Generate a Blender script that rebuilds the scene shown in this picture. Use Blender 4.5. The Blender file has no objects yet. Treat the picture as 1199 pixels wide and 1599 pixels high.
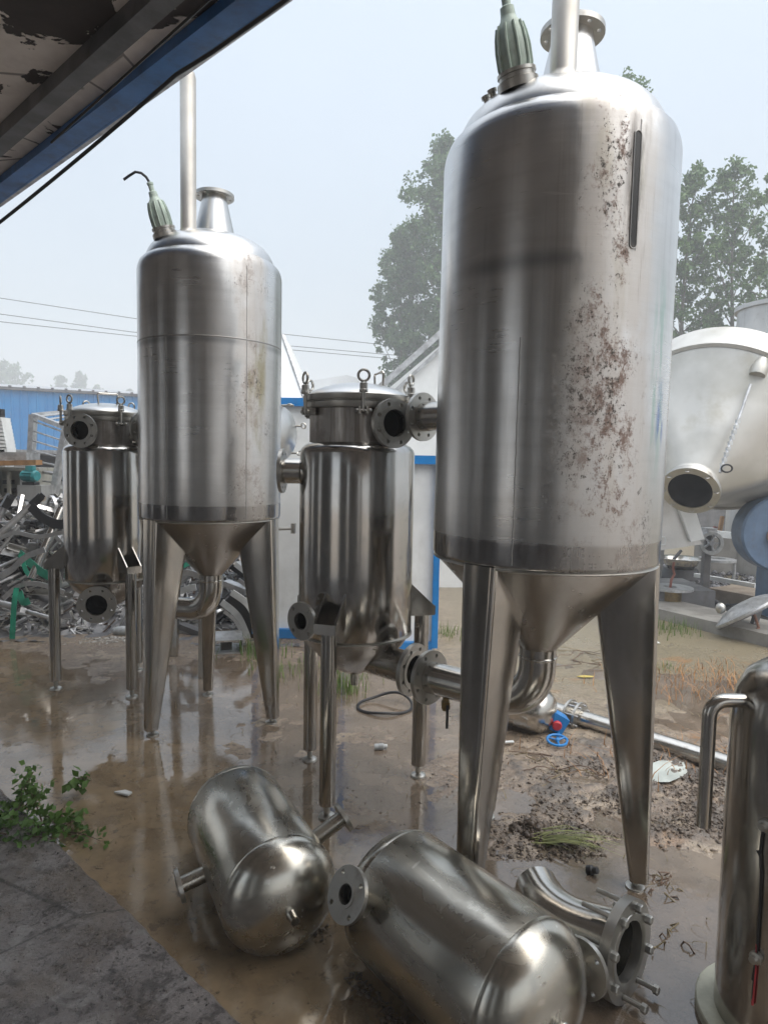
import bpy, bmesh, math, random
import numpy as np
from mathutils import Vector, Matrix
from mathutils.geometry import delaunay_2d_cdt
R=math.radians; PI=math.pi
random.seed(7); rng=np.random.default_rng(7)
S=bpy.context.scene; C=S.collection

# ---------------------------------------------------------------- camera, sky, sun, exposure
CAM_H=1.55; PITCH=R(4.146); ROLL=R(1.04); FPX=1022.3
cd=bpy.data.cameras.new('camera'); cam=bpy.data.objects.new('camera',cd); C.objects.link(cam)
cd.sensor_fit='HORIZONTAL'; cd.sensor_width=36; cd.lens=36*FPX/1199
cd.clip_start=.03; cd.clip_end=1000
cam.matrix_world=Matrix.Translation((0,0,CAM_H))@Matrix.Rotation(PI/2-PITCH,4,'X')@Matrix.Rotation(ROLL,4,'Z')
S.camera=cam
SUN_EL=R(58); SUN_AZ=R(125)        # azimuth clockwise from +Y
w=bpy.data.worlds.new('World'); S.world=w; w.use_nodes=True
nt=w.node_tree; nt.nodes.clear()
def wn(t,**k):
    n=nt.nodes.new(t)
    for a,b in k.items(): setattr(n,a,b)
    return n
sky=wn('ShaderNodeTexSky',sky_type='NISHITA',sun_disc=False,sun_elevation=SUN_EL,sun_rotation=SUN_AZ,air_density=1.5,dust_density=6.0,ozone_density=1.0)
bg1=wn('ShaderNodeBackground'); bg1.inputs[1].default_value=.05
nt.links.new(sky.outputs[0],bg1.inputs[0])
tc=wn('ShaderNodeTexCoord'); sp=wn('ShaderNodeSeparateXYZ'); nt.links.new(tc.outputs['Generated'],sp.inputs[0])
ramp=wn('ShaderNodeValToRGB'); nt.links.new(sp.outputs[2],ramp.inputs[0])
el=ramp.color_ramp.elements
el[0].position=0.0; el[0].color=(.28,.31,.332,1)
el[1].position=1.0; el[1].color=(1.25,1.30,1.36,1)
e=el.new(.35); e.color=(.35,.388,.422,1)
e=el.new(.62); e.color=(.425,.47,.515,1)
cl=wn('ShaderNodeTexNoise'); cl.inputs['Scale'].default_value=1.6; cl.inputs['Detail'].default_value=4
nt.links.new(tc.outputs['Generated'],cl.inputs['Vector'])
cm=wn('ShaderNodeMapRange'); cm.inputs['From Min'].default_value=.3; cm.inputs['From Max'].default_value=.7
cm.inputs['To Min'].default_value=.94; cm.inputs['To Max'].default_value=1.06
nt.links.new(cl.outputs['Fac'],cm.inputs[0])
bg2=wn('ShaderNodeBackground'); nt.links.new(ramp.outputs[0],bg2.inputs[0]); nt.links.new(cm.outputs[0],bg2.inputs[1])
ad=wn('ShaderNodeAddShader'); nt.links.new(bg1.outputs[0],ad.inputs[0]); nt.links.new(bg2.outputs[0],ad.inputs[1])
wo=wn('ShaderNodeOutputWorld'); nt.links.new(ad.outputs[0],wo.inputs[0])
sd=bpy.data.lights.new('sun','SUN'); sd.energy=1.5; sd.angle=R(70); sd.color=(1,.98,.95)
so=bpy.data.objects.new('sun',sd); C.objects.link(so); so.location=(0,0,30)
so.rotation_euler=Vector((-math.sin(SUN_AZ)*math.cos(SUN_EL),-math.cos(SUN_AZ)*math.cos(SUN_EL),-math.sin(SUN_EL))).to_track_quat('-Z','Y').to_euler()
vs=S.view_settings; vs.view_transform='Standard'; vs.look='None'; vs.exposure=0.65; vs.gamma=1; vs.use_curve_mapping=False
cy=S.cycles
cy.use_denoising=True; cy.max_bounces=8; cy.diffuse_bounces=3; cy.glossy_bounces=5; cy.transmission_bounces=6; cy.transparent_max_bounces=8; cy.volume_bounces=1
cy.sample_clamp_indirect=4; cy.caustics_reflective=True; cy.caustics_refractive=False

# ---------------------------------------------------------------- placement helpers (pixel of the photograph -> world point at a known depth)
def ray(x,y):
    x-=599.5; y-=799.5; c,s=math.cos(ROLL),math.sin(ROLL)
    u=c*x+s*y; v=-s*x+c*y; cp,sp_=math.cos(PITCH),math.sin(PITCH); yc=-v/FPX
    return Vector((u/FPX,cp+yc*sp_,-sp_+yc*cp))
def at(x,y,Y): d=ray(x,y); return Vector((0,0,CAM_H))+d*(Y/d.y)
def gr(x,y,z=0.): d=ray(x,y); return Vector((0,0,CAM_H))+d*((z-CAM_H)/d.z)

# ---------------------------------------------------------------- mesh builder
I4=Matrix.Identity(4)
def frame(p,d,up=(0,0,1)):
    d=Vector(d).normalized(); u=Vector(up)
    if abs(d.dot(u.normalized()))>.98: u=Vector((1,0,0))
    x=u.cross(d).normalized(); y=d.cross(x)
    return Matrix(((x.x,y.x,d.x,p[0]),(x.y,y.y,d.y,p[1]),(x.z,y.z,d.z,p[2]),(0,0,0,1)))
_flc={}
def flange2d(ro,ri,n,rb,rh,so_=36):
    k=(ro,ri,n,rb,rh,so_)
    if k in _flc: return _flc[k]
    pts=[];loops=[]
    def loop(cx,cy_,r,s):
        st=len(pts)
        for i in range(s):
            a=2*PI*i/s; pts.append(Vector((cx+r*math.cos(a),cy_+r*math.sin(a))))
        loops.append([(st+i,st+(i+1)%s) for i in range(s)])
    loop(0,0,ro,so_)
    if ri>0: loop(0,0,ri,28)
    hs=[]
    for i in range(n):
        a=2*PI*(i+.5)/n; hs.append((rb*math.cos(a),rb*math.sin(a))); loop(hs[-1][0],hs[-1][1],rh,9)
    E=[e for l in loops for e in l]
    v,_,f,*_r=delaunay_2d_cdt(pts,E,[],0,1e-6)
    ff=[]
    for t in f:
        c=sum((v[i] for i in t),Vector((0,0)))/len(t)
        if c.length<ri*.97 or c.length>ro: continue
        if any((c.x-h[0])**2+(c.y-h[1])**2<(rh*.9)**2 for h in hs): continue
        a,b,d=v[t[0]],v[t[1]],v[t[2]]
        t=list(t)
        if (b-a).cross(d-a)<0: t.reverse()
        ff.append(t)
    _flc[k]=([tuple(q) for q in v],ff); return _flc[k]
class MB:
    def __init__(s): s.v=[]; s.f=[]
    def add(s,vs_,fs,M=None):
        b=len(s.v)
        s.v+= [tuple(M@Vector(q)) for q in vs_] if M is not None else [tuple(q) for q in vs_]
        s.f+= [tuple(i+b for i in f) for f in fs]; return s
    def lathe(s,prof,M=None,seg=48):
        vs_=[];rows=[]
        for r,z in prof:
            if r<1e-6: rows.append([len(vs_)]*seg); vs_.append((0,0,z))
            else:
                rows.append(list(range(len(vs_),len(vs_)+seg)))
                vs_+=[(r*math.cos(2*PI*i/seg),r*math.sin(2*PI*i/seg),z) for i in range(seg)]
        fs=[]
        for a,b in zip(rows,rows[1:]):
            for i in range(seg):
                j=(i+1)%seg; q=[a[i],a[j],b[j],b[i]]; u=[]
                for t in q:
                    if t not in u: u.append(t)
                if len(u)>2: fs.append(u)
        return s.add(vs_,fs,M)
    def box(s,c,sz,M=None,rz=0):
        x,y,z=[q/2 for q in sz]; c=Vector(c); Rm=Matrix.Rotation(rz,3,'Z')
        vs_=[c+Rm@Vector((a*x,b*y,d*z)) for d in(-1,1) for b in(-1,1) for a in(-1,1)]
        return s.add(vs_,[(0,2,3,1),(4,5,7,6),(0,1,5,4),(2,6,7,3),(0,4,6,2),(1,3,7,5)],M)
    def bar(s,p,q,w_,h,up=(0,0,1)):
        p=Vector(p);q=Vector(q);M=frame(p,q-p,up)
        return s.box((0,0,(q-p).length/2),(w_,h,(q-p).length),M)
    def tube(s,path,r,seg=12,caps=True,closed=False):
        P=[Vector(q) for q in path]; n=len(P); rr=r if hasattr(r,'__len__') else [r]*n
        T=[]
        for i in range(n):
            a=P[(i-1)%n] if (closed or i>0) else P[i]; b=P[(i+1)%n] if (closed or i<n-1) else P[i]
            T.append((b-a).normalized())
        u=T[0].orthogonal().normalized(); vs_=[];fs=[]
        for i in range(n):
            if i: u=(u-T[i]*u.dot(T[i])); u=u.normalized() if u.length>1e-6 else T[i].orthogonal().normalized()
            v=T[i].cross(u)
            vs_+=[P[i]+(u*math.cos(2*PI*k/seg)+v*math.sin(2*PI*k/seg))*rr[i] for k in range(seg)]
        for i in range(n if closed else n-1):
            a=i*seg;b=((i+1)%n)*seg
            fs+=[(a+k,a+(k+1)%seg,b+(k+1)%seg,b+k) for k in range(seg)]
        if caps and not closed: fs+=[tuple(range(seg))[::-1],tuple((n-1)*seg+k for k in range(seg))]
        return s.add(vs_,fs)
    def flange(s,M,ro,ri,t,n=8,rb=None,rh=.009):
        rb=rb or (ro+ri)/2*1.02; v,f=flange2d(ro,ri,n,rb,rh); k=len(v)
        vs_=[(x,y,0) for x,y in v]+[(x,y,t) for x,y in v]
        fs=[tuple(q[::-1]) for q in f]+[tuple(i+k for i in q) for q in f]
        ed={}
        for q in f:
            for a,b in zip(q,q[1:]+q[:1]): ed[(a,b)]=1
        for a,b in ed:
            if (b,a) not in ed: fs.append((a,b,b+k,a+k))
        return s.add(vs_,fs,M)
    def prism(s,pts,h0,h1,M=None):
        n=len(pts); vs_=[(x,y,h0) for x,y in pts]+[(x,y,h1) for x,y in pts]
        fs=[tuple(range(n))[::-1],tuple(range(n,2*n))]+[(i,(i+1)%n,(i+1)%n+n,i+n) for i in range(n)]
        return s.add(vs_,fs,M)
    def ball(s,c,r,sc=(1,1,1),seg=12,M=None):
        p=[(math.sin(PI*i/(seg//2))*1.0,-math.cos(PI*i/(seg//2))) for i in range(seg//2+1)]
        p[0]=(0,-1);p[-1]=(0,1)
        return s.lathe(p,(M or I4)@Matrix.Translation(c)@Matrix.Diagonal((r*sc[0],r*sc[1],r*sc[2],1)),seg)
    def mesh(s,name,ang=35):
        me=bpy.data.meshes.new(name); me.from_pydata(s.v,[],s.f); me.validate()
        if ang: me.shade_smooth(); me.set_sharp_from_angle(angle=R(ang))
        return me
def np_mesh(name,V,F,smooth=False):
    me=bpy.data.meshes.new(name); V=np.asarray(V,np.float32); F=np.asarray(F,np.int32); k=F.shape[1]
    me.vertices.add(len(V)); me.vertices.foreach_set('co',V.ravel())
    me.loops.add(F.size); me.loops.foreach_set('vertex_index',F.ravel())
    me.polygons.add(len(F)); me.polygons.foreach_set('loop_start',np.arange(len(F),dtype=np.int32)*k)
    me.update(calc_edges=True)
    if smooth: me.shade_smooth()
    return me
def link(name,me,mat,parent=None):
    if mat and not me.materials: me.materials.append(mat)
    o=bpy.data.objects.new(name,me); C.objects.link(o)
    if parent: o.parent=parent
    return o
def tag(o,label,cat,group=None,kind=None):
    if label: o['label']=label
    if cat: o['category']=cat
    if group: o['group']=group
    if kind: o['kind']=kind
    return o
def thing(name,label,cat,loc=(0,0,0),rz=0,group=None):
    o=bpy.data.objects.new(name,None); C.objects.link(o); o.location=loc; o.rotation_euler=(0,0,rz); o.empty_display_size=.1
    return tag(o,label,cat,group)
def part(name,mb,mat,parent,label=None,ang=35):
    o=link(name,mb.mesh(name,ang),mat,parent)
    if label: o['label']=label
    return o
def single(name,mb,mat,label,cat,loc=(0,0,0),rz=0,group=None,ang=35):
    o=link(name,mb.mesh(name,ang),mat); o.location=loc; o.rotation_euler=(0,0,rz); return tag(o,label,cat,group)
def copy_tree(o,parent=None):
    c=o.copy(); C.objects.link(c)
    if parent: c.parent=parent
    for ch in list(o.children): copy_tree(ch,c)
    return c
def arc(c,u,v,r,a0,a1,n=10):
    c=Vector(c);u=Vector(u);v=Vector(v)
    return [c+u*r*math.cos(a0+(a1-a0)*i/n)+v*r*math.sin(a0+(a1-a0)*i/n) for i in range(n+1)]

def crv(pp,n_=14):
    P=[]
    for i in range(len(pp)-1):
        p0,p1,p2,p3=pp[max(i-1,0)],pp[i],pp[i+1],pp[min(i+2,len(pp)-1)]
        for k in range(n_):
            t_=k/n_; P.append(.5*((2*p1)+(-p0+p2)*t_+(2*p0-5*p1+4*p2-p3)*t_*t_+(-p0+3*p1-3*p2+p3)*t_**3))
    P.append(pp[-1]); return P

# ---------------------------------------------------------------- materials
class NT:
    def __init__(s,name):
        s.m=bpy.data.materials.new(name); s.m.use_nodes=True; s.t=s.m.node_tree; s.t.nodes.clear()
        s.o=s.n('ShaderNodeOutputMaterial'); s.b=s.n('ShaderNodeBsdfPrincipled'); s.t.links.new(s.b.outputs[0],s.o.inputs[0])
        s.tc=s.n('ShaderNodeTexCoord'); s.obj=s.tc.outputs['Object']
    def n(s,t,**k):
        q=s.t.nodes.new(t)
        for a,b in k.items(): setattr(q,a,b)
        return q
    def set(s,sock,v):
        if hasattr(v,'is_linked') or hasattr(v,'links'): s.t.links.new(v,sock)
        elif isinstance(v,(tuple,list)): sock.default_value=tuple(v)+((1,) if len(v)==3 and len(sock.default_value)==4 else ())
        else: sock.default_value=v
    def P(s,**k):
        for a,b in k.items(): s.set(s.b.inputs[a.replace('_',' ')],b)
        return s
    def math(s,op,a,b=0.,c=None,clamp=False):
        q=s.n('ShaderNodeMath',operation=op,use_clamp=clamp); s.set(q.inputs[0],a); s.set(q.inputs[1],b)
        if c is not None: s.set(q.inputs[2],c)
        return q.outputs[0]
    def mapv(s,vec,scale=(1,1,1),loc=(0,0,0)):
        q=s.n('ShaderNodeMapping'); s.set(q.inputs['Vector'],vec); q.inputs['Scale'].default_value=scale; q.inputs['Location'].default_value=loc; return q.outputs[0]
    def noise(s,scale,detail=3,rough=.5,vec=None,dist=0,sc3=None,loc=(0,0,0)):
        q=s.n('ShaderNodeTexNoise'); v=vec if vec is not None else s.obj
        if sc3: v=s.mapv(v,sc3,loc)
        s.set(q.inputs['Vector'],v); q.inputs['Scale'].default_value=scale; q.inputs['Detail'].default_value=detail; q.inputs['Roughness'].default_value=rough; q.inputs['Distortion'].default_value=dist
        return q.outputs['Fac']
    def voro(s,scale,feature='F1',vec=None,out='Distance',rand=1):
        q=s.n('ShaderNodeTexVoronoi',feature=feature); s.set(q.inputs['Vector'],vec if vec is not None else s.obj); q.inputs['Scale'].default_value=scale; q.inputs['Randomness'].default_value=rand
        return q.outputs[out]
    def rng(s,v,a,b,c=0.,d=1.,smooth=True):
        q=s.n('ShaderNodeMapRange',interpolation_type='SMOOTHSTEP' if smooth else 'LINEAR'); s.set(q.inputs[0],v)
        for i,x in enumerate((a,b,c,d)): q.inputs[i+1].default_value=x
        return q.outputs[0]
    def mix(s,f,a,b,blend='MIX'):
        q=s.n('ShaderNodeMix',data_type='RGBA',blend_type=blend); s.set(q.inputs[0],f); s.set(q.inputs[6],a); s.set(q.inputs[7],b); return q.outputs[2]
    def lerp(s,f,a,b):
        q=s.n('ShaderNodeMix',data_type='FLOAT'); s.set(q.inputs[0],f); s.set(q.inputs[2],a); s.set(q.inputs[3],b); return q.outputs[0]
    def bump(s,h,strength=.2,dist=.01,normal=None):
        q=s.n('ShaderNodeBump'); s.set(q.inputs['Height'],h); q.inputs['Strength'].default_value=strength; q.inputs['Distance'].default_value=dist
        if normal is not None: s.set(q.inputs['Normal'],normal)
        return q.outputs[0]
    def sep(s,v=None):
        q=s.n('ShaderNodeSeparateXYZ'); s.set(q.inputs[0],v if v is not None else s.obj); return q.outputs
    def comb(s,x,y,z):
        q=s.n('ShaderNodeCombineXYZ'); s.set(q.inputs[0],x); s.set(q.inputs[1],y); s.set(q.inputs[2],z); return q.outputs[0]
def steel(name,rough=.25,col=(.60,.585,.56),dirt=.3,wob=.15,brush=0,streak=.25,dcol=(.14,.11,.08)):
    m=NT(name); mot=m.noise(3.5,4,.55); fine=m.noise(38,3,.6); st=m.noise(1,4,.6,sc3=(14,14,.9))
    c=m.mix(m.rng(mot,.3,.7,0,.6),col,tuple(x*.72 for x in col))
    c=m.mix(m.math('MULTIPLY',m.rng(st,.5,.75),streak),c,(.30,.27,.23))
    d=m.math('MULTIPLY',m.rng(m.noise(9,6,.7),.56,.74),dirt)
    c=m.mix(d,c,dcol)
    r=m.math('ADD',m.math('MULTIPLY_ADD',mot,.16,rough-.08),m.math('MULTIPLY',fine,.08))
    r=m.math('ADD',r,m.math('MULTIPLY',d,.3))
    nrm=m.bump(m.noise(2.2,2,.5,sc3=(1,1,.6)),wob,.03)
    if brush:
        nrm=m.bump(m.noise(1,2,.5,sc3=(5,5,160)),brush,.0012,nrm)
    nrm=m.bump(m.noise(60,3),.05,.002,nrm)
    m.P(Base_Color=c,Metallic=m.math('SUBTRACT',1,m.math('MULTIPLY',d,.8)),Roughness=r,Normal=nrm); return m.m
def satin(name,rough=.25,col=(.50,.48,.425)):
    m=NT(name); x,y,z=m.sep(); geo=m.n('ShaderNodeNewGeometry').outputs['Position']; wz=m.sep(geo)[2]
    mot=m.noise(4,5,.6); scr=m.noise(1,2,.5,sc3=(3,60,60),dist=.3); scr2=m.noise(1,2,.5,sc3=(50,9,50),dist=.5)
    c=m.mix(m.rng(mot,.35,.65,0,.7),col,tuple(q*.74 for q in col))
    sm=m.rng(m.noise(6,5,.7,sc3=(.5,1,1),dist=.5),.5,.62); c=m.mix(m.math('MULTIPLY',sm,.35),c,(.33,.31,.27))
    sc=m.math('MAXIMUM',m.rng(scr,.70,.74),m.rng(scr2,.72,.75)); c=m.mix(m.math('MULTIPLY',sc,.45),c,(.75,.74,.70))
    mud=m.math('ADD',m.noise(16,7,.75,dist=.5),m.rng(wz,.0,.17,.26,0)); md=m.rng(mud,.66,.74)
    spk=m.math('MULTIPLY',m.rng(m.math('ADD',m.noise(42,4,.7),m.rng(wz,.05,.35,.08,0)),.72,.75),.9); md=m.math('MAXIMUM',md,spk)
    c=m.mix(m.math('MULTIPLY',md,.85),c,(.11,.08,.055))
    r=m.math('ADD',m.math('MULTIPLY_ADD',mot,.14,rough-.07),m.math('MULTIPLY',m.math('ADD',md,m.math('MULTIPLY',sm,.4)),.25))
    nb=m.bump(m.noise(1,2,.5,sc3=(90,4,90)),.10,.001); nb=m.bump(m.noise(2.5,2),.04,.03,nb); nb=m.bump(md,.3,.003,nb)
    m.P(Base_Color=c,Metallic=m.math('SUBTRACT',1,m.math('MULTIPLY',md,.9)),Roughness=r,Normal=nb,Anisotropic=.25); return m.m
def plain(name,col,rough=.5,metal=0,var=.25,scale=6,bump=.1,dirt=0,dcol=(.12,.09,.06),spec=.5):
    m=NT(name); a=m.noise(scale,5,.6); c=m.mix(m.rng(a,.3,.7),tuple(x*(1+var*.5) for x in col),tuple(x*(1-var) for x in col))
    if dirt: c=m.mix(m.math('MULTIPLY',m.rng(m.noise(scale*1.7,7,.7,loc=(3,1,2),sc3=(1,1,.5)),.5,.72),dirt),c,dcol)
    m.P(Base_Color=c,Roughness=m.math('MULTIPLY_ADD',a,.2,rough-.1),Metallic=metal,Specular_IOR_Level=spec,Normal=m.bump(m.noise(scale*8,4),bump,.004)); return m.m

def tank_material(name,a0,width,blue=False,band_z=2.19,band_ang=None,seed=0.,yellow=.4,amt=.0):
    m=NT(name); x,y,z=m.sep(); ang=m.math('ARCTAN2',y,x)
    def L(v): return (v+seed,v*.7+seed,v*1.3)
    dang=m.math('ABSOLUTE',m.math('SUBTRACT',ang,a0))
    win=m.rng(dang,width*.45,width*1.15,1,0)
    hgt=m.rng(z,1.25,2.65,1,0,False)
    br=m.noise(1,3,.6,vec=m.comb(m.math('MULTIPLY',ang,1.6),seed,m.math('MULTIPLY',z,95)))
    br2=m.noise(1,3,.6,vec=m.comb(m.math('MULTIPLY',ang,.8),seed+5,m.math('MULTIPLY',z,24)))
    mot=m.noise(2.4,4,.6,sc3=(1,1,1),loc=L(1))
    c=m.mix(m.rng(mot,.3,.7),(.64,.64,.635),(.52,.52,.515))
    c=m.mix(m.math('MULTIPLY',m.rng(br2,.45,.75),.3),c,(.42,.42,.415))
    stk=m.noise(1,5,.65,sc3=(26,26,.7),loc=L(20)); c=m.mix(m.math('MULTIPLY',m.rng(stk,.5,.7),m.math('MULTIPLY',m.rng(mot,.3,.6),.45)),c,(.34,.335,.325))
    scf=m.math('MULTIPLY',m.rng(m.noise(1,3,.6,vec=m.comb(m.math('MULTIPLY',ang,2.2),seed+3,m.math('MULTIPLY',z,55)),dist=.6),.66,.72),m.rng(m.noise(3,3,loc=L(21),sc3=(1,1,1)),.45,.6)); c=m.mix(m.math('MULTIPLY',scf,.4),c,(.72,.72,.71))
    # weld band / smear round the shell
    bz=m.rng(m.math('ABSOLUTE',m.math('SUBTRACT',m.math('ADD',z,m.math('MULTIPLY',m.noise(3,2,loc=L(9),sc3=(1,1,1)),.03)),band_z+.015)),0.0,.045 if blue else .03,1,0)
    if band_ang is not None: bz=m.math('MULTIPLY',bz,m.rng(m.math('ABSOLUTE',m.math('SUBTRACT',ang,band_ang)),.25,.75,1,0))
    c=m.mix(m.math('MULTIPLY',bz,.5 if blue else .42),c,(.13,.14,.16))
    # pale lime film
    film=m.noise(7,7,.68,sc3=(1,1,.55),loc=L(2))
    ff=m.math('MULTIPLY',m.rng(m.math('ADD',film,m.math('MULTIPLY',win,.24)),.52,.74),win)
    vst=m.noise(1,4,.65,sc3=(22,22,1.0),loc=L(4))
    ff=m.math('MULTIPLY',ff,m.rng(vst,.25,.6,.45,1))
    fc=m.mix(m.noise(5,4,loc=L(5),sc3=(1,1,1)),(.60,.59,.565),(.46,.425,.40))
    c=m.mix(m.math('MULTIPLY',ff,.8),c,fc)
    ye=m.math('MULTIPLY',m.rng(m.noise(3.2,5,.6,loc=L(6),sc3=(2,2,.5)),.5,.68),m.math('MULTIPLY',win,yellow))
    c=m.mix(ye,c,(.33,.30,.19))
    # rust brown patches
    cl=m.noise(3.0,4,.62,loc=L(8),sc3=(1.15,1.15,.75))
    core=m.rng(dang,width*.15,width*1.05,1,0)
    lowf=m.math('MULTIPLY_ADD',hgt,.085,.078+amt)
    rb=m.math('MULTIPLY',m.rng(m.math('ADD',m.math('ADD',m.noise(20,10,.86,loc=L(7),sc3=(1,1,.75),dist=.2),lowf),m.math('MULTIPLY',m.rng(cl,.4,.65),.12)),.70,.80),core)
    c=m.mix(m.math('MULTIPLY',rb,.85 if blue else .35),c,m.mix(m.noise(40,3,loc=L(7),sc3=(1,1,1)),(.10,.048,.032),(.22,.12,.08)))
    # dark mud flecks: fine spatter in clusters, a few bigger splats
    gate=m.math('ADD',m.math('MULTIPLY',m.rng(cl,.38,.66),.16),m.math('MULTIPLY',lowf,.35))
    fl=m.noise(75,6,.8,loc=L(10),sc3=(1,1,.8),dist=.15)
    fk=m.math('MULTIPLY',m.rng(m.math('ADD',fl,gate),.735,.78),m.rng(dang,width*.55,width*1.3,1,0))
    sp2=m.noise(24,8,.82,loc=L(14),sc3=(1.1,1.1,.8),dist=.2)
    fk=m.math('MAXIMUM',fk,m.math('MULTIPLY',m.rng(m.math('ADD',sp2,gate),.755,.79),m.rng(dang,width*.5,width*1.2,1,0)))
    big=m.math('MULTIPLY',m.rng(m.math('ADD',m.noise(10,7,.72,loc=L(11),sc3=(1.2,1.2,.8),dist=.25),m.math('MULTIPLY',lowf,.2)),.69,.72),m.rng(dang,width*.3,width*1.1,1,0))
    fk=m.math('MAXIMUM',fk,big)
    drp=m.math('MULTIPLY',m.rng(m.noise(1,6,.7,sc3=(48,48,1.6),loc=L(17)),.58,.70),m.math('MULTIPLY',m.rng(dang,width*.4,width*1.15,1,0),m.rng(m.noise(3.5,3,loc=L(18),sc3=(1,1,.5)),.42,.6)))
    c=m.mix(m.math('MULTIPLY',drp,.55),c,(.20,.165,.13))
    sparse=m.rng(m.noise(26,4,.7,loc=L(12),sc3=(1,1,.8)),.775,.80)
    fk=m.math('MAXIMUM',fk,m.math('MULTIPLY',sparse,.7))
    c=m.mix(m.math('MULTIPLY',fk,.9),c,(.05,.042,.034))
    if blue:
        bl=m.math('MULTIPLY',m.rng(m.math('ABSOLUTE',m.math('SUBTRACT',ang,R(-43))),.03,.10,1,0),m.rng(m.math('ABSOLUTE',m.math('SUBTRACT',z,1.73)),.05,.13,1,0))
        bl=m.math('MULTIPLY',bl,m.rng(m.noise(12,5,.6,sc3=(2,2,.5)),.4,.55))
        c=m.mix(m.math('MULTIPLY',bl,.8),c,(.07,.15,.38))
        bl=m.math('MULTIPLY',m.rng(m.math('ABSOLUTE',m.math('SUBTRACT',ang,R(-47))),.05,.14,1,0),m.rng(m.math('ABSOLUTE',m.math('SUBTRACT',z,1.85)),.15,.4,1,0))
        bl=m.math('MULTIPLY',bl,m.rng(m.noise(10,5,.65,sc3=(3,3,.4)),.42,.62))
        c=m.mix(m.math('MULTIPLY',bl,.45),c,(.16,.36,.28))
        # black drip beside the sight slot
        dz=m.math('MULTIPLY',m.rng(m.math('ABSOLUTE',m.math('SUBTRACT',ang,R(-69.5))),.03,.12,1,0),m.rng(m.math('ABSOLUTE',m.math('SUBTRACT',z,2.42)),.1,.24,1,0))
        dz=m.math('MULTIPLY',dz,m.rng(m.noise(9,5,.7,sc3=(3,3,.4)),.38,.58))
        c=m.mix(m.math('MULTIPLY',dz,.75),c,(.06,.05,.045))
    lowb=m.rng(z,1.30,1.315,1,0)
    c=m.mix(m.math('MULTIPLY',lowb,.55),c,(.30,.28,.26))  # polished bottom band, its dark ground reflection put into the colour
    dm=m.math('MAXIMUM',m.math('MAXIMUM',fk,rb),m.math('MULTIPLY',ff,.55))
    r=m.math('ADD',m.math('MULTIPLY_ADD',mot,.16,.17),m.math('MULTIPLY',br,.10))
    r=m.math('SUBTRACT',r,m.math('MULTIPLY',lowb,.16))
    r=m.math('ADD',r,m.math('MULTIPLY',dm,.35))
    nrm=m.bump(m.noise(1.7,2,.5,loc=L(13),sc3=(1,1,.5)),.12,.03)
    nrm=m.bump(br,.22,.0016,nrm)
    nrm=m.bump(m.math('ADD',fk,m.math('MULTIPLY',rb,.5)),.2,.003,nrm)
    tan=m.n('ShaderNodeTangent',direction_type='RADIAL',axis='Z')
    m.P(Base_Color=c,Metallic=m.math('SUBTRACT',1,m.math('MULTIPLY',dm,.9)),Roughness=r,Normal=nrm,Anisotropic=.5,Anisotropic_Rotation=.25,Tangent=tan.outputs[0]); return m.m

M_tankA=tank_material('brushed_steel_stained',R(-75),R(27),True,2.18,R(-118),0.)
M_tankB=tank_material('brushed_steel_limed',R(-44),R(20),False,2.19,None,11.3,.9,.045)
M_polish=steel('polished_steel',.12,(.53,.52,.50),.2,.05,0,.4)
M_dull=steel('dull_cast_steel',.36,(.50,.49,.46),.5,.2,0,.5)
M_satin=satin('satin_steel')
M_legs=steel('leg_steel',.14,(.46,.44,.405),.25,.16,0,.45)
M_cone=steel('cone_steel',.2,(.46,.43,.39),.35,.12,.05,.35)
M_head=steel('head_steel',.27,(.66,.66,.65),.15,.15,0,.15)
M_pipe=steel('pipe_steel',.16,(.58,.56,.52),.3,.08,0,.3)
M_weld=steel('weld_bead',.45,(.36,.355,.345),.2,.1,0,.2)
M_grey=steel('weathered_sheet',.45,(.58,.58,.57),.35,.2,0,.3)
M_alu=plain('aluminium',(.66,.66,.66),.35,.9,.2,8,.1,.3)
M_black=plain('black_rubber',(.018,.018,.02),.45,0,.3,9,.2)
M_dark=plain('dark_inside',(.010,.009,.008),.9,0,.3,9,.2)  # near black, colour standing in for shade within ports and mouths
M_white=plain('white_painted_sheet',(.74,.76,.76),.38,0,.12,2.2,.05,.22,(.30,.28,.24))
M_pole=plain('weathered_steel_tube',(.52,.50,.46),.42,.55,.2,3,.05,.3,(.34,.31,.26))
M_blue=plain('blue_trim_paint',(.006,.19,.52),.35,0,.2,5,.08,.2)
M_navy=plain('blue_beam_paint',(.03,.17,.48),.42,0,.3,5,.15,.5,(.03,.035,.045))
M_fan=plain('blue_grey_paint',(.12,.19,.30),.4,0,.2,5,.1,.4)
M_lampg=plain('lamp_casting',(.50,.60,.53),.5,.0,.2,14,.2,.3,(.10,.09,.07))
M_beam=plain('grey_primer_steel',(.15,.15,.155),.5,.3,.3,6,.2,.4,(.07,.05,.04))
M_wood=plain('raw_timber',(.36,.20,.09),.6,0,.4,10,.2)
M_teal=plain('teal_paint',(.03,.24,.26),.4,0,.3,9,.1,.4)
M_green=plain('green_strap',(.02,.28,.18),.45,0,.3,9,.1,.2)
M_conc=plain('old_concrete',(.24,.23,.21),.7,0,.35,3,.4,.5,(.10,.09,.075))
M_wall=plain('dim_plaster',(.24,.235,.225),.8,0,.3,1.5,.2,.4)
M_brick=plain('grey_brick',(.26,.25,.235),.8,0,.3,6,.3,.4)
M_red=plain('red_paint',(.45,.03,.04),.4)
M_beige=plain('beige_enclosure',(.47,.46,.40),.45,0,.2,4,.1,.45)
M_brass=plain('dull_brass',(.24,.17,.07),.35,.8,.3,20,.1,.3)
M_galv=plain('galvanised',(.50,.51,.52),.42,.7,.3,12,.1,.35)
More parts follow.
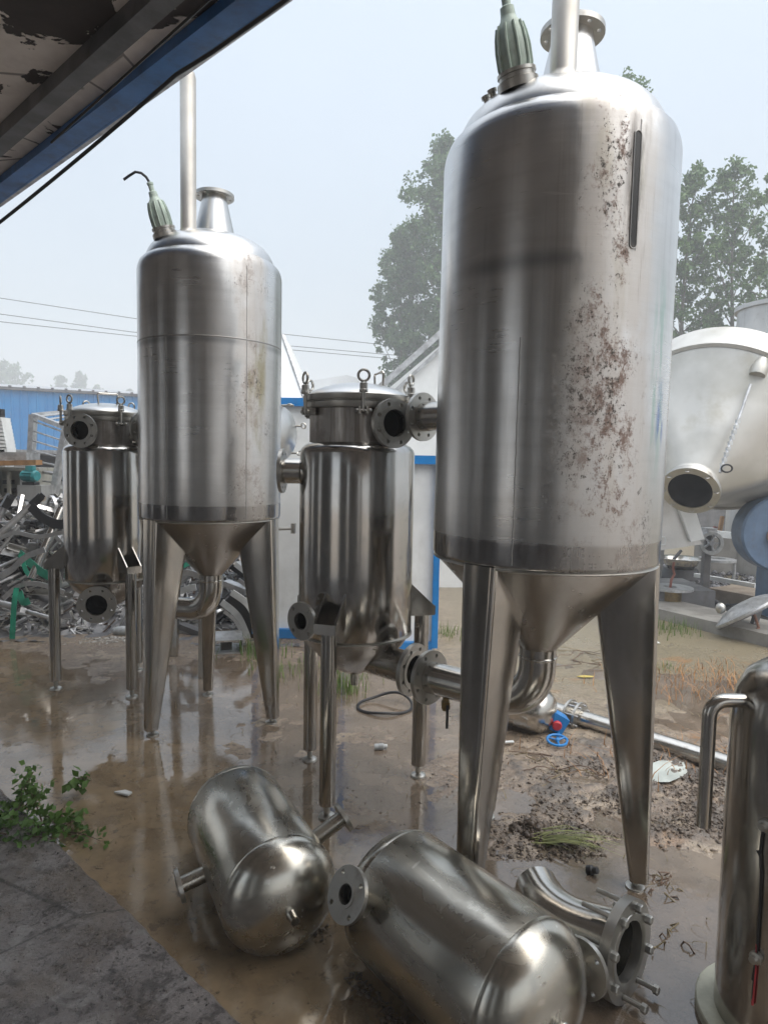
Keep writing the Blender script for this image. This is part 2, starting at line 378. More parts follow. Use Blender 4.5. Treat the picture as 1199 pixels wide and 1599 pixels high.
M_cast=plain('grey_plastic',(.40,.42,.43),.5,0,.2,20,.1,.3)
M_base=plain('cream_plate',(.50,.50,.40),.5,.1,.25,8,.1,.4)
M_yel=plain('yellow_leaf',(.50,.40,.10),.6)
M_paper=plain('pale_plastic',(.62,.64,.64),.35)

# ---------------------------------------------------------------- ground, water
def vnoise(x,y,f,seed):
    r=np.random.default_rng(seed); T=r.random((256,256)); x=x*f; y=y*f
    xi=np.floor(x).astype(int); yi=np.floor(y).astype(int); fx=x-xi; fy=y-yi
    fx=fx*fx*(3-2*fx); fy=fy*fy*(3-2*fy); g=lambda a,b:T[a%256,b%256]
    return (g(xi,yi)*(1-fx)+g(xi+1,yi)*fx)*(1-fy)+(g(xi,yi+1)*(1-fx)+g(xi+1,yi+1)*fx)*fy-.5
def fbm(x,y,f,seed,o=4,p=.5):
    s=0;a=1
    for i in range(o): s=s+a*vnoise(x,y,f*2**i,seed+i); a*=p
    return s
def blob(x,y,cx,cy_,rx,ry,rz=0,soft=.35):
    c,s=math.cos(rz),math.sin(rz); u=((x-cx)*c+(y-cy_)*s)/rx; v=(-(x-cx)*s+(y-cy_)*c)/ry
    d=np.sqrt(u*u+v*v)+.35*fbm(x,y,3.,91,3)
    return np.clip((1+soft-d)/(2*soft),0,1)
EDIR=Vector((.743,-.669,0)); EIN=Vector((-.669,-.743,0)); E0=Vector((-.33,2.1,0))   # eave line: along, inwards, a point of it
def height(x,y):
    h=-.0008+.008*fbm(x,y,.9,3,4)+.0045*fbm(x,y,5,13,3)+.0018*fbm(x,y,21,17,3)
    mud=blob(x,y,1.35,3.05,.75,.55,.0,.45); mud2=blob(x,y,.75,2.62,.33,.18,0.1,.4)
    mu=np.maximum(mud,mud2*.9)
    h=h+mu*(.014+.034*fbm(x,y,6,23,5,.7)+.024*np.abs(fbm(x,y,17,29,4,.75)))
    pud=np.maximum.reduce([blob(x,y,1.15,2.12,.55,.42,.5),blob(x,y,.62,2.35,.30,.12,0.),blob(x,y,.55,1.75,.7,.4,-.6),blob(x,y,1.0,2.75,.10,.05,.3),blob(x,y,1.05,2.55,.16,.05,-.2),blob(x,y,.62,2.95,.12,.1,0),blob(x,y,-1.75,3.75,.5,.35,0)])
    h=h-pud*.030
    mid=blob(x,y,-.3,3.0,1.1,.8,0,.6); h=h-mid*.002
    s=(x-E0.x)*EIN.x+(y-E0.y)*EIN.y
    h=h-.012*np.clip((s-.05)/.2,0,1)-.006*np.clip((s+.7)/.6,0,1)*(x<.2)
    far=np.clip((y-4.6)/2,0,1)+np.clip((np.abs(x)-3.5)/2,0,1)
    h=h+np.clip(far,0,1)*.012
    return h
def axis(a,b,step,lo,hi):
    c=list(np.arange(a,b,step)); s=step
    while c[-1]<hi: s*=1.28; c.append(c[-1]+s)
    s=step; d=[]
    q=a
    while q>lo: s*=1.28; q-=s; d.append(q)
    return np.array(d[::-1]+c)
gx=axis(-2.6,2.6,.014,-150,150); gy=axis(1.2,5.0,.014,-150,150)
X,Y=np.meshgrid(gx,gy); Z=height(X,Y)
nx,ny=len(gx),len(gy); idx=np.arange(nx*ny).reshape(ny,nx)
F=np.stack([idx[:-1,:-1],idx[:-1,1:],idx[1:,1:],idx[1:,:-1]],-1).reshape(-1,4)
def ground_mat():
    m=NT('wet_mud_and_worn_concrete'); p=m.n('ShaderNodeNewGeometry').outputs['Position']; x,y,z=m.sep(p)
    n1=m.noise(.9,5,.6,vec=p); n2=m.noise(5,6,.65,vec=p); n3=m.noise(28,5,.7,vec=p); n4=m.noise(110,3,.6,vec=p)
    c=m.mix(m.rng(n1,.35,.65),(.265,.205,.150),(.180,.132,.092))
    c=m.mix(m.rng(n2,.46,.62),c,(.32,.255,.185))
    c=m.mix(m.math('MULTIPLY',m.rng(n3,.52,.64),.8),c,(.075,.058,.044))
    # tan silt beside the slab
    s=m.math('ADD',m.math('MULTIPLY',m.math('SUBTRACT',x,-.33),-.669),m.math('MULTIPLY',m.math('SUBTRACT',y,2.1),-.743))
    t=m.rng(m.math('ADD',s,m.math('MULTIPLY',n1,.7)),-.35,.25)
    c=m.mix(m.math('MULTIPLY',t,.75),c,(.36,.27,.17))
    # yellowish far yard
    fy=m.rng(m.math('ADD',y,m.math('MULTIPLY',n1,2.)),4.6,6.)
    c=m.mix(m.math('MULTIPLY',fy,m.rng(x,.2,1.2,0,.9)),c,m.mix(n2,(.27,.225,.14),(.15,.125,.075)))
    ru=m.math('MULTIPLY',m.rng(m.noise(2.3,4,.6,vec=p,sc3=(1,1.6,1),loc=(2,0,0)),.58,.68),m.rng(x,.9,1.5))
    c=m.mix(m.math('MULTIPLY',ru,.7),c,(.30,.15,.05))
    hi=m.rng(z,.008,.024); c=m.mix(m.math('MULTIPLY',hi,.85),c,m.mix(m.rng(n3,.4,.6),(.05,.040,.032),(.125,.105,.085)))
    c=m.mix(m.math('MULTIPLY',m.rng(n4,.62,.75),.5),c,(.34,.30,.25))
    lt=m.rng(m.noise(48,6,.8,vec=p),.60,.68); c=m.mix(m.math('MULTIPLY',lt,.6),c,(.40,.355,.30)); dk=m.rng(m.noise(17,7,.8,vec=p,dist=.5),.56,.64); c=m.mix(m.math('MULTIPLY',dk,.6),c,(.06,.048,.038))
    gv=m.rng(m.voro(45,vec=p),.02,.12); c=m.mix(m.math('MULTIPLY',m.math('SUBTRACT',1,gv),.5),c,(.05,.04,.03))
    wet=m.rng(z,-.001,.012,.10,.30)
    m.P(Base_Color=c,Roughness=m.math('ADD',wet,m.math('MULTIPLY',n3,.14)),Specular_IOR_Level=.9,Normal=m.bump(m.math('ADD',m.math('MULTIPLY',n4,.5),n3),.8,.014)); return m.m
tag(link('ground',np_mesh('ground',np.stack([X,Y,Z],-1).reshape(-1,3),F,True),ground_mat()),None,None,kind='structure')
def water_mat():
    m=NT('muddy_water'); p=m.n('ShaderNodeNewGeometry').outputs['Position']; x,y,z=m.sep(p)
    n1=m.noise(1.1,4,.6,vec=p); s=m.math('ADD',m.math('MULTIPLY',m.math('SUBTRACT',x,-.33),-.669),m.math('MULTIPLY',m.math('SUBTRACT',y,2.1),-.743))
    t=m.math('MULTIPLY',m.rng(m.math('ADD',s,m.math('MULTIPLY',n1,.6)),-.6,.1),m.rng(x,.0,.5,1,0))
    c=m.mix(m.rng(n1,.35,.65),(.255,.200,.150),(.19,.145,.105)); c=m.mix(t,c,(.36,.27,.17))
    c=m.mix(m.math('MULTIPLY',m.rng(m.noise(14,7,.78,vec=p,dist=.4),.54,.66),.65),c,(.085,.068,.052)); c=m.mix(m.math('MULTIPLY',m.rng(m.noise(52,5,.78,vec=p),.62,.68),.5),c,(.38,.33,.27))
    d=m.voro(2.6,vec=p); rip=m.math('MULTIPLY',m.math('SINE',m.math('MULTIPLY',d,150)),m.rng(d,.02,.22,1,0))
    nb=m.bump(m.noise(16,3,.5,vec=p),.06,.01); nb=m.bump(rip,.12,.004,nb)
    df=m.n('ShaderNodeBsdfDiffuse'); m.set(df.inputs[0],c); m.set(df.inputs['Normal'],nb)
    tr=m.n('ShaderNodeBsdfTransparent'); tr.inputs[0].default_value=(.86,.80,.72,1); mx=m.n('ShaderNodeMixShader'); m.set(mx.inputs[0],m.rng(m.noise(5,4,.6,vec=p),.3,.7,.5,.85))
    m.t.links.new(tr.outputs[0],mx.inputs[1]); m.t.links.new(df.outputs[0],mx.inputs[2])
    gl=m.n('ShaderNodeBsdfGlossy'); m.set(gl.inputs['Roughness'],m.rng(m.noise(3,3,vec=p),.35,.65,.03,.14)); m.set(gl.inputs['Normal'],nb)
    fr=m.n('ShaderNodeFresnel'); fr.inputs['IOR'].default_value=2.15; m.set(fr.inputs['Normal'],nb)
    m2=m.n('ShaderNodeMixShader'); m.t.links.new(fr.outputs[0],m2.inputs[0]); m.t.links.new(mx.outputs[0],m2.inputs[1]); m.t.links.new(gl.outputs[0],m2.inputs[2]); m.t.links.new(m2.outputs[0],m.o.inputs[0]); m.t.nodes.remove(m.b); return m.m
wx=np.array([-4.,5.]); wy=np.array([.9,6.5])
tag(link('puddle_water',np_mesh('puddle_water',[(-4,.9,0),(5,.9,0),(5,6.5,0),(-4,6.5,0)],[(0,1,2,3)]),water_mat()),None,None,kind='structure')

# concrete slab of the workshop (edge chipped)
pts_e=[];N=700
for i in range(N+1):
    t=-9+16*i/N; j=.006*float(fbm(np.array([t]),np.array([0.]),2.2,55,4)[0])+.012*abs(float(fbm(np.array([t]),np.array([3.]),9.,56,3,.6)[0]))
    q=E0+EDIR*t+EIN*(.345+j); pts_e.append((q.x,q.y))
back=[E0+EDIR*7+EIN*8.2,E0-EDIR*9+EIN*6]
mb=MB()
n=len(pts_e); top=[(x,y,.035) for x,y in pts_e]; lip=[(x-EIN.x*.012,y-EIN.y*.012,.022) for x,y in pts_e]; bot=[(x-EIN.x*.010,y-EIN.y*.010,-.06) for x,y in pts_e]
far=[(x+EIN.x*5.3,y+EIN.y*5.3,.035) for x,y in pts_e]
for a,b in((far,top),(top,lip),(lip,bot)):
    k=len(mb.v); mb.v+=a+b; mb.f+=[(k+i,k+n+i,k+n+i+1,k+i+1) for i in range(n-1)]
def slab_mat():
    m=NT('stained_wet_concrete'); p=m.n('ShaderNodeNewGeometry').outputs['Position']
    n1=m.noise(2.4,7,.68,vec=p); n2=m.noise(13,7,.75,vec=p); n3=m.noise(75,4,.7,vec=p); n5=m.noise(5,5,.65,vec=p,sc3=(1,1,1),loc=(5,2,0),dist=.8)
    c=m.mix(m.rng(n1,.38,.6),(.25,.228,.222),(.135,.118,.115)); c=m.mix(m.math('MULTIPLY',m.rng(n2,.50,.60),.85),c,(.05,.042,.041))
    c=m.mix(m.math('MULTIPLY',m.rng(n5,.54,.64),.7),c,(.30,.285,.28))
    c=m.mix(m.math('MULTIPLY',m.rng(m.noise(1.7,6,.7,vec=p,sc3=(1,1,1),loc=(9,4,0)),.48,.62),.55),c,(.15,.112,.08))
    ck=m.rng(m.voro(1.3,'DISTANCE_TO_EDGE',m.mapv(p,(1,1,1),(3,1,0))),.002,.007,1,0); c=m.mix(m.math('MULTIPLY',ck,.7),c,(.03,.026,.024))
    pit=m.rng(n3,.60,.68); c=m.mix(m.math('MULTIPLY',pit,.85),c,(.04,.034,.033))
    h=m.math('SUBTRACT',m.math('ADD',m.math('MULTIPLY',n2,1.3),m.math('MULTIPLY',n1,1.5)),m.math('MULTIPLY',pit,.5))
    m.P(Base_Color=c,Roughness=m.rng(n1,.38,.62,.42,.16),Specular_IOR_Level=.9,Normal=m.bump(h,1.0,.024)); return m.m
tag(part('concrete_slab',mb,slab_mat(),None,ang=30),None,None,kind='structure')

# ---------------------------------------------------------------- workshop shed over the camera
shed=thing('workshop_shed','open fronted workshop roof with blue eave beam and peeling foam ceiling over the slab','building',E0)
L0,L1,DEP=-12.,7.,4.6
def sh(t,n_,z): return EDIR*t+EIN*n_+Vector((0,0,z))
Ms=Matrix(((EDIR.x,EIN.x,0,0),(EDIR.y,EIN.y,0,0),(0,0,1,0),(0,0,0,1)))
part('eave_beam',MB().box(((L0+L1)/2,-.122,3.172),(L1-L0,.096,.045),Ms),M_navy,shed); part('fascia',MB().box(((L0+L1)/2,-.177,3.225),(L1-L0,.010,.15),Ms),M_navy,shed)
for n_ in(.095,1.5,2.9,4.3):
    mb=MB(); mb.box(((L0+L1)/2,n_,3.165),(L1-L0,.075,.068),Ms); part('purlin',mb,M_beam,shed)
def foam_mat():
    m=NT('peeling_foam_ceiling'); n1=m.noise(2.1,6,.6,dist=.5); n2=m.noise(7,5,.6); cr=m.voro(1.1,'DISTANCE_TO_EDGE')
    c=m.mix(m.rng(n2,.35,.65),(.86,.80,.76),(.74,.68,.64)); c=m.mix(m.rng(cr,.004,.010,.7,0),c,(.09,.075,.07))
    hole=m.rng(n1,.545,.556); c=m.mix(hole,c,m.mix(n2,(.035,.03,.032),(.09,.075,.07)))
    m.P(Base_Color=c,Roughness=.8,Normal=m.bump(m.math('ADD',m.math('MULTIPLY',hole,-1.),m.math('MULTIPLY',n2,.2)),.8,.03)); return m.m
mb=MB(); mb.box(((L0+L1)/2,DEP/2-.1,3.226),(L1-L0,DEP+.1,.05),Ms); part('ceiling_panel',mb,foam_mat(),shed)
mb=MB(); mb.box(((L0+L1)/2,DEP/2-.13,3.27),(L1-L0,DEP+.35,.03),Ms); part('roof_sheet',mb,M_galv,shed)
for a_,b_ in((-12,-8.2),(-7.1,-4.3),(-3.7,-1.0),(.5,2.2),(2.5,5.4),(6.0,7)): part('added_back_wall',MB().box(((a_+b_)/2,DEP+.05,1.59),(b_-a_,.12,3.18),Ms),M_wall,shed)  # unseen guessed wall, gaps shaped to put bright streaks in the steel
for t in(-8.5,3.0):
    mb=MB(); mb.box((t,-.02,1.59),(.12,.09,3.1),Ms); part('post',mb,M_navy,shed)  # unseen posts, added for the steel to reflect
for t in(-10.,-5.5,-1.,3.5,8.):
    mb=MB(); mb.box((t,DEP/2,3.08),(.08,DEP-.2,.09),Ms)
    if t<-6 or t>1: part('rafter',mb,M_beam,shed)

# ---------------------------------------------------------------- big evaporator tanks
TR,ZB,ZT=.4056,1.222,2.611
def rot2(v,a): c,s=math.cos(a),math.sin(a); return Vector((v[0]*c-v[1]*s,v[0]*s+v[1]*c,v[2] if len(v)>2 else 0))
def leg_loft(zt,wt,wb,rot_,rit,rib,zf):
    mb=MB(); rings=[]
    for k in range(9):
        t=k/8; z=zt+(zf-zt)*t; hw=(wt+(wb-wt)*t)/2; ro=rot_+.025*t
        ri=rit+(rib-rit)*t; c=.020-.006*t
        pts=[]
        for sx,sy,a0 in((1,1,0),(-1,1,PI/2),(-1,-1,PI),(1,-1,1.5*PI)):
            cx=(ro-c) if sx>0 else (ri+c); cyy=(hw-c)*sy
            for q in range(4):
                a=a0+PI/2*q/3; pts.append((cx+c*math.cos(a),cyy+c*math.sin(a),z))
        rings.append(pts)
    m_=len(rings[0]); v=[p for r in rings for p in r]; f=[]
    for i in range(8):
        for j in range(m_):
            jj=(j+1)%m_; f.append((i*m_+j,(i+1)*m_+j,(i+1)*m_+jj,i*m_+jj))
    f.append(tuple(range(8*m_,9*m_))); f.append(tuple(range(m_))[::-1])
    mb.add(v,f); return mb
def nozzle(parent,p0,d,length,r,fr,t=.018,n=8,rh=.009,mat=None,name='nozzle'):
    """pipe stub with a drilled flange on its end"""
    d=Vector(d).normalized(); M=frame(p0,d)
    mb=MB().lathe([(r,-.06),(r,length-.01),(r*.90,length-.01),(r*.90,-.06)],M,32)
    mb.lathe([(r+.010,-.004),(r+.001,.008)],M,32)
    o=part(name,mb,mat or M_pipe,parent)
    mb=MB().flange(M@Matrix.Translation((0,0,length-t)),fr,r*.90,t,n,(fr*.80 if fr<.12 else fr*.82),rh)
    mb.lathe([(r*.9,length-.001),(r*.9,length+.003),(r*1.18,length+.003),(r*1.18,length-.001)],M,32)
    part('flange',mb,M_dull,o); part('bore_shade',MB().lathe([(r*.895,length*.45),(0,length*.45)],M,28),M_dark,o); return o  # near-black disc paints the shade down the pipe
def make_tank(name,label,loc,mat,leg_a,noz_d,noz_len,out_d,out_len,slot,group,tilt=0,noz_z=1.755,wl=()):
    t=thing(name,label,'tank',loc,0,group); t.rotation_euler=(0,tilt,0)
    mb=MB().lathe([(TR-.012,ZB-.004),(TR-.003,ZB+.003),(TR,ZB+.014),(TR,1.5),(TR,1.9),(TR,2.2),(TR,2.45),(TR,ZT),(TR-.004,ZT+.024),(TR-.012,ZT+.046),(TR-.028,ZT+.064),(TR-.047,ZT+.074)],None,96)
    part('shell',mb,mat,t,None,50)
    for wa,w0,w1 in wl:
        mb=MB(); v=[]; n_=46
        for i in range(n_+1):
            z=w0+(w1-w0)*i/n_; ja=wa+.0015*math.sin(i*1.7)
            for da,dr in((-.006,-.0006),(-.003,.0009),(.003,.0009),(.0075,-.0006)): v.append(((TR+dr)*math.cos(ja+da),(TR+dr)*math.sin(ja+da),z))
        mb.add(v,[(4*i+k,4*i+k+1,4*i+k+5,4*i+k+4) for i in range(n_) for k in range(3)]); part('weld_bead',mb,M_weld,t)
    if not slot: mb=MB().lathe([(TR-.0006,2.203),(TR+.0009,2.206),(TR+.0009,2.211),(TR-.0006,2.214)],None,96); part('weld_bead',mb,M_weld,t)
    mb=MB().lathe([(TR-.043,ZT+.066),(TR-.046,ZT+.082),(.352,2.715),(.338,2.742),(.312,2.770),(.27,2.797),(.21,2.822),(.14,2.842),(.07,2.853),(0,2.857)],None,80)
    part('dished_head',mb,M_head,t,None,50)
    mb=MB().lathe([(TR-.010,ZB-.010),(TR-.002,ZB-.006),(TR-.008,ZB-.001)],None,80)
    part('bottom_weld',mb,M_dull,t)
    mb=MB().lathe([(.066,.872),(.078,.885),(.25,1.068),(TR-.012,ZB-.006)],None,72)
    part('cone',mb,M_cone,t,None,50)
    o=Vector(out_d).normalized(); up=Vector((0,0,1)); rb=.155; zc=.648
    path=[(0,0,.885),(0,0,.82)]+[Vector((0,0,zc+rb))+o*rb-o*rb*math.cos(a)-up*rb*math.sin(a) for a in [PI/2*i/12 for i in range(13)]]
    path+=[o*out_len+Vector((0,0,zc-.018))]
    mb=MB().tube(path,.0685,32,False)
    mb.lathe([(.068,.833),(.0715,.837),(.0715,.843),(.068,.847)],None,32)
    el_=part('outlet_elbow',mb,M_pipe,t,None,50)
    fd=(Vector(path[-1])-Vector(path[-2])).normalized(); M=frame(path[-1],fd)
    mb=MB().flange(M@Matrix.Translation((0,0,-.018)),.117,.060,.018,8,.096,.009); part('flange',mb,M_dull,el_)
    v0=o*(out_len-.10)+Vector((0,0,zc-.085))
    mb=MB().tube([v0+Vector((0,0,.03)),v0-Vector((0,0,.055))],.013,12); mb.box(v0-Vector((0,0,.03)),(.034,.034,.03)); vv=part('drain_valve',mb,M_brass,t)
    mb=MB().box(v0+Vector((.006,-.022,-.075)),(.011,.006,.10)); part('lever',mb,M_black,vv)
    for k in range(3):
        a=leg_a+k*2*PI/3
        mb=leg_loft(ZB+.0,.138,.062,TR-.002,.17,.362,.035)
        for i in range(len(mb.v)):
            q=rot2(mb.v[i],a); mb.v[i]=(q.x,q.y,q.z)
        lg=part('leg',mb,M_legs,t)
        q=rot2((.385,0,0),a); mb=MB().lathe([(.011,.05),(.011,.012)],Matrix.Translation(q),10).lathe([(0,.014),(.020,.013),(.034,.008),(.036,0),(.036,-.012)],Matrix.Translation(q),20); part('foot',mb,M_dull,lg)
    d=Vector(noz_d).normalized(); nozzle(t,d*(TR-.01)+Vector((0,0,noz_z)),d,noz_len,.062,.104,.016,8,.0085)
    # vent cone with drilled flange
    M=Matrix.Translation((.025,-.02,0))
    mb=MB().lathe([(.114,2.82),(.112,2.852),(.070,3.045),(.070,3.06),(.062,3.06),(.062,3.04),(.10,2.85)],M,40)
    vc=part('vent_cone',mb,M_head,t)
    mb=MB().flange(M@Matrix.Translation((0,0,3.055)),.110,.060,.018,8,.090,.009); part('flange',mb,M_dull,vc)
    # tall pipe
    M=Matrix.Translation((-.058,-.244,0))
    mb=MB().lathe([(.052,2.772),(.044,2.79),(.042,2.80),(.042,3.585),(.036,3.61),(.022,3.625),(0,3.628)],M,28); part('vent_pipe',mb,M_pole,t,None,50)
    # explosion proof sight lamp
    nrm=Vector((-.24,-.20,.95)).normalized(); pl=Vector((-.194,-.215,2.783)); M=frame(pl,nrm)
    mb=MB().lathe([(.066,-.02),(.066,.006),(.058,.010),(.058,.022),(.062,.024),(.062,.034),(.045,.036)],M,28); lm=part('sight_lamp',mb,M_dull,t)
    mb=MB()
    seg=32; prof=[(.046,.034),(.050,.05),(.050,.10),(.046,.135),(.039,.165),(.027,.180),(.024,.190)]
    mb.lathe(prof,M,24)
    for k in range(10):
        a=2*PI*k/10
        mb.tube([M@Vector((r_*1.05*math.cos(a),r_*1.05*math.sin(a),z_)) for r_,z_ in prof[:5]],.0045,6)
    part('lamp_housing',mb,M_lampg,lm)
    mb=MB().lathe([(.024,.188),(.022,.215),(.014,.22),(.014,.25),(.017,.252),(.017,.262),(.008,.266)],M,16); part('cable_gland',mb,M_lampg,lm)
    if slot: cp=[(0,0,.26),(.004,0,.285),(.016,.004,.315)]
    else: cp=[(0,0,.26),(-.01,0,.29),(-.03,0,.31),(-.06,0,.315),(-.10,0,.295),(-.135,0,.275)]
    mb=MB().tube([M@Vector((0,0,0))+ (nrm*c[2]+Vector((c[0],c[1],0))) for c in cp],.007,8); part('cable',mb,M_black,lm)
    for qx,qy in((-.262,-.150),(-.275,-.105)):
        z_=2.79-.4*(math.hypot(qx,qy)-.27) if math.hypot(qx,qy)>.27 else 2.79
        mb=MB().lathe([(.011,-.03),(.011,.012),(.016,.012),(.016,.022),(0,.025)],frame((qx,qy,z_),(qx,qy,.7)),16); part('capped_stub',mb,M_dull,t)
    if slot:
        a=R(-69.5); n_=Vector((math.cos(a),math.sin(a),0)); u=Vector((-math.sin(a),math.cos(a),0)); z0,z1,hw=2.22,2.565,.0125
        def onshell(du,z): aa=a+du/TR; return Vector((math.cos(aa),math.sin(aa),0))*(TR+.001)+Vector((0,0,z))
        lp=[onshell(hw*math.cos(q),z1-hw+hw*math.sin(q)) for q in [PI*i/8 for i in range(9)]]+[onshell(hw*math.cos(q),z0+hw+hw*math.sin(q)) for q in [PI+PI*i/8 for i in range(9)]]
        mb=MB().tube(lp,.0022,6,closed=True); sf=part('sight_slot',mb,M_weld,t)
        mb=MB(); k=len(lp); mb.add(lp,[(i,i+1,17-i-1,17-i) for i in range(8)]); part('slot_glass',mb,slot_mat(),sf)
    return t
def slot_mat():
    m=NT('sooty_slot_glass'); x,y,z=m.sep(); n_=m.noise(20,5,.6,sc3=(1,1,.3))
    f=m.rng(m.math('ADD',z,m.math('MULTIPLY',n_,.12)),2.24,2.32); c=m.mix(f,(.33,.28,.25),(.022,.02,.018))
    m.P(Base_Color=c,Roughness=.25,Metallic=.2); return m.m
OA=Vector((-.72,.69,0))
tankA=make_tank('evaporator_tank','largest steel tank on tapered legs with brown stains and a black slot near its top',(.584,2.422,0),M_tankA,R(-134.3),OA,.215,OA,.53,True,'stainless evaporator tanks on tapered legs',R(.35),1.755,[(R(-117),1.236,1.95),(R(-68),2.215,2.60),(R(100),1.236,2.6)])
OB=Vector((-.90,.43,0))
tankB=make_tank('evaporator_tank','smaller looking stainless tank further back with grey weld band and cable on its top lamp',(-1.027,3.885,0),M_tankB,R(-131.9),Vector((-.87,.49,0)),.19,OB,.42,False,'stainless evaporator tanks on tapered legs',0,1.755,[(R(-48),1.236,2.60),(R(-110),1.236,2.20),(R(100),1.236,2.6)])

# ---------------------------------------------------------------- filter vessels
def make_filter(name,label,loc,legs,neck_n,neck_len,out_d,out_len,side,left,bolts,group,handle_a,extra_neck=None):
    t=thing(name,label,'filter vessel',loc,0,group); r=.268; zb,zt=.757,1.600
    mb=MB().lathe([(r-.004,zb-.004),(r,zb),(r,zb+.3),(r,1.3),(r,zt),(r-.006,zt+.018),(r-.020,zt+.034),(r-.035,zt+.042),(.226,zt+.046)],None,80)
    part('shell',mb,M_polish,t,None,50)
    mb=MB().lathe([(.226,zt+.040),(.225,zt+.05),(.225,1.80)],None,72); part('neck',mb,M_neck,t)
    mb=MB().lathe([(.222,1.797),(.250,1.797),(.252,1.800),(.252,1.824),(.249,1.827),(.244,1.828),(.244,1.831),(.254,1.832),(.256,1.835),(.256,1.856),(.253,1.860),(.236,1.862)],None,72); part('lid_ring',mb,M_dull,t)
    mb=MB().lathe([(.240,1.860),(.232,1.869),(.205,1.885),(.165,1.901),(.115,1.914),(.06,1.922),(0,1.925)],None,64); ld=part('lid',mb,M_head,t,None,50)
    a=handle_a; u=Vector((math.cos(a),math.sin(a),0)); hp=u*.04
    pts=[Vector((.0,0,0))]
    w_=Vector((-math.sin(a),math.cos(a),0))
    c0=u*.10
    mb=MB().tube([c0-w_*.055+Vector((0,0,1.905)),c0-w_*.062+Vector((0,0,1.972)),c0-w_*.055+Vector((0,0,1.980)),c0+w_*.055+Vector((0,0,1.980)),c0+w_*.062+Vector((0,0,1.972)),c0+w_*.055+Vector((0,0,1.905))],.0055,8); part('handle',mb,M_pipe,ld)
    for b in bolts:
        u=Vector((math.cos(b),math.sin(b),0)); w_=Vector((-u.y,u.x,0)); p=u*.272
        mb=MB().tube([p+Vector((0,0,1.775)),p+Vector((0,0,1.90))],.0075,8)
        mb.lathe([(.019,1.858),(.019,1.868),(.017,1.87),(.017,1.895),(.010,1.90)],Matrix.Translation(p),14)
        mb.tube([p+Vector((0,0,1.928))+w_*.024*math.cos(q)+Vector((0,0,.024*math.sin(q))) for q in [2*PI*i/16 for i in range(16)]],.0060,8,closed=True)
        mb.box(u*.252+Vector((0,0,1.785)),(.05,.010,.034),Matrix.Translation((0,0,0)) ,b) if False else None
        for s_ in(-1,1):
            c_=u*.255+w_*.016*s_+Vector((0,0,1.782)); mb.box(c_,(.05,.008,.032),None,b)
        mb.tube([p-w_*.03+Vector((0,0,1.780)),p+w_*.03+Vector((0,0,1.780))],.006,8)
        for s_ in(-1,1): mb.ball(p+w_*.028*s_+Vector((0,0,1.780)),.0105,seg=8)
        part('swing_bolt',mb,M_dull,t)
    mb=MB().lathe([(0,.548),(.04,.552),(.10,.580),(.17,.640),(.23,.700),(r-.014,.740),(r-.004,.752)],None,64); part('bottom_head',mb,M_cone,t,None,50)
    mb=MB().lathe([(r-.005,.749),(r+.004,.751),(r+.004,.757),(r-.005,.759)],None,64); part('bottom_rim',mb,M_dull,t)
    mb=MB().tube([(0,0,.56),(0,0,.49)],.018,14,False); part('drain_stub',mb,M_pipe,t)
    nozzle(t,Vector(neck_n).normalized()*.20+Vector((0,0,1.728)),neck_n,neck_len,.066,.107,.02,8,.0095)
    if extra_neck: nozzle(t,Vector(extra_neck).normalized()*.20+Vector((0,0,1.70)),extra_neck,.12,.05,.09,.016,8,.008)
    o=Vector(out_d).normalized(); st=o*.05+Vector((0,0,.645)); nozzle(t,st,o+Vector((0,0,-.04)),out_len,.074,.118,.02,8,.0095,M_cone)
    if side: nozzle(t,Vector(side).normalized()*(r-.01)+Vector((0,0,.862)),side,.10,.042,.084,.016,4,.009)
    if left: nozzle(t,Vector(left).normalized()*(r-.01)+Vector((0,0,1.512)),left,.105,.060,.105,.016,8,.0085)
    for a,zt_ in legs:
        a=R(a); M=Matrix.Rotation(a,4,'Z'); rl=.333
        mb=MB().lathe([(0,.825),(.0355,.824),(.0355,.062),(.032,.058),(0,.058)],M@Matrix.Translation((rl,0,0)),24)
        lg=part('leg',mb,M_legs,t)
        mb=MB().lathe([(.014,.06),(.014,.018)],M@Matrix.Translation((rl,0,0)),12).lathe([(.0,.02),(.020,.018),(.036,.010),(.039,.004),(.039,-.012)],M@Matrix.Translation((rl,0,0)),24); part('foot',mb,M_dull,lg)
        mb=MB(); x0,x1=r-.008,rl+.052; hw=.046; th=.004
        mb.box(((x0+x1)/2,0,.828),(x1-x0,2*hw,.006),M)
        for s_ in(-1,1):
            Mp=M@Matrix.Translation((0,s_*hw,0))@Matrix.Rotation(PI/2,4,'X')
            mb.prism([(x0,.832),(x1,.832),(x1,.868),(x0,.985)],-th,th,Mp)
        mb.box((x1,0,.850),(.006,2*hw-.001,.042),M)
        part('leg_bracket',mb,M_legs,t)
    return t
def neck_mat():
    m=NT('grimy_neck_steel'); st=m.noise(1,5,.65,sc3=(24,24,2)); n_=m.noise(7,6,.7)
    c=m.mix(m.rng(st,.4,.65),(.42,.40,.38),(.22,.20,.18)); f=m.rng(n_,.45,.65); c=m.mix(m.math('MULTIPLY',f,.6),c,(.14,.12,.105))
    m.P(Base_Color=c,Metallic=m.math('SUBTRACT',.95,m.math('MULTIPLY',f,.5)),Roughness=m.math('MULTIPLY_ADD',n_,.3,.25),Normal=m.bump(st,.1,.003)); return m.m
M_neck=neck_mat()
bolts=[R(-148),R(-83),R(-28),R(32),R(90),R(152)]
make_filter('filter_vessel','polished lidded filter vessel standing on round legs between the two big tanks',(-.129,3.088,0),[(-107,0),(14,0),(135,0)],(.55,-.83,0),.105,(.80,-.60,0),.30,(-.63,-.78,0),(-1,.04,0),bolts,'lidded stainless filter vessels',R(20))
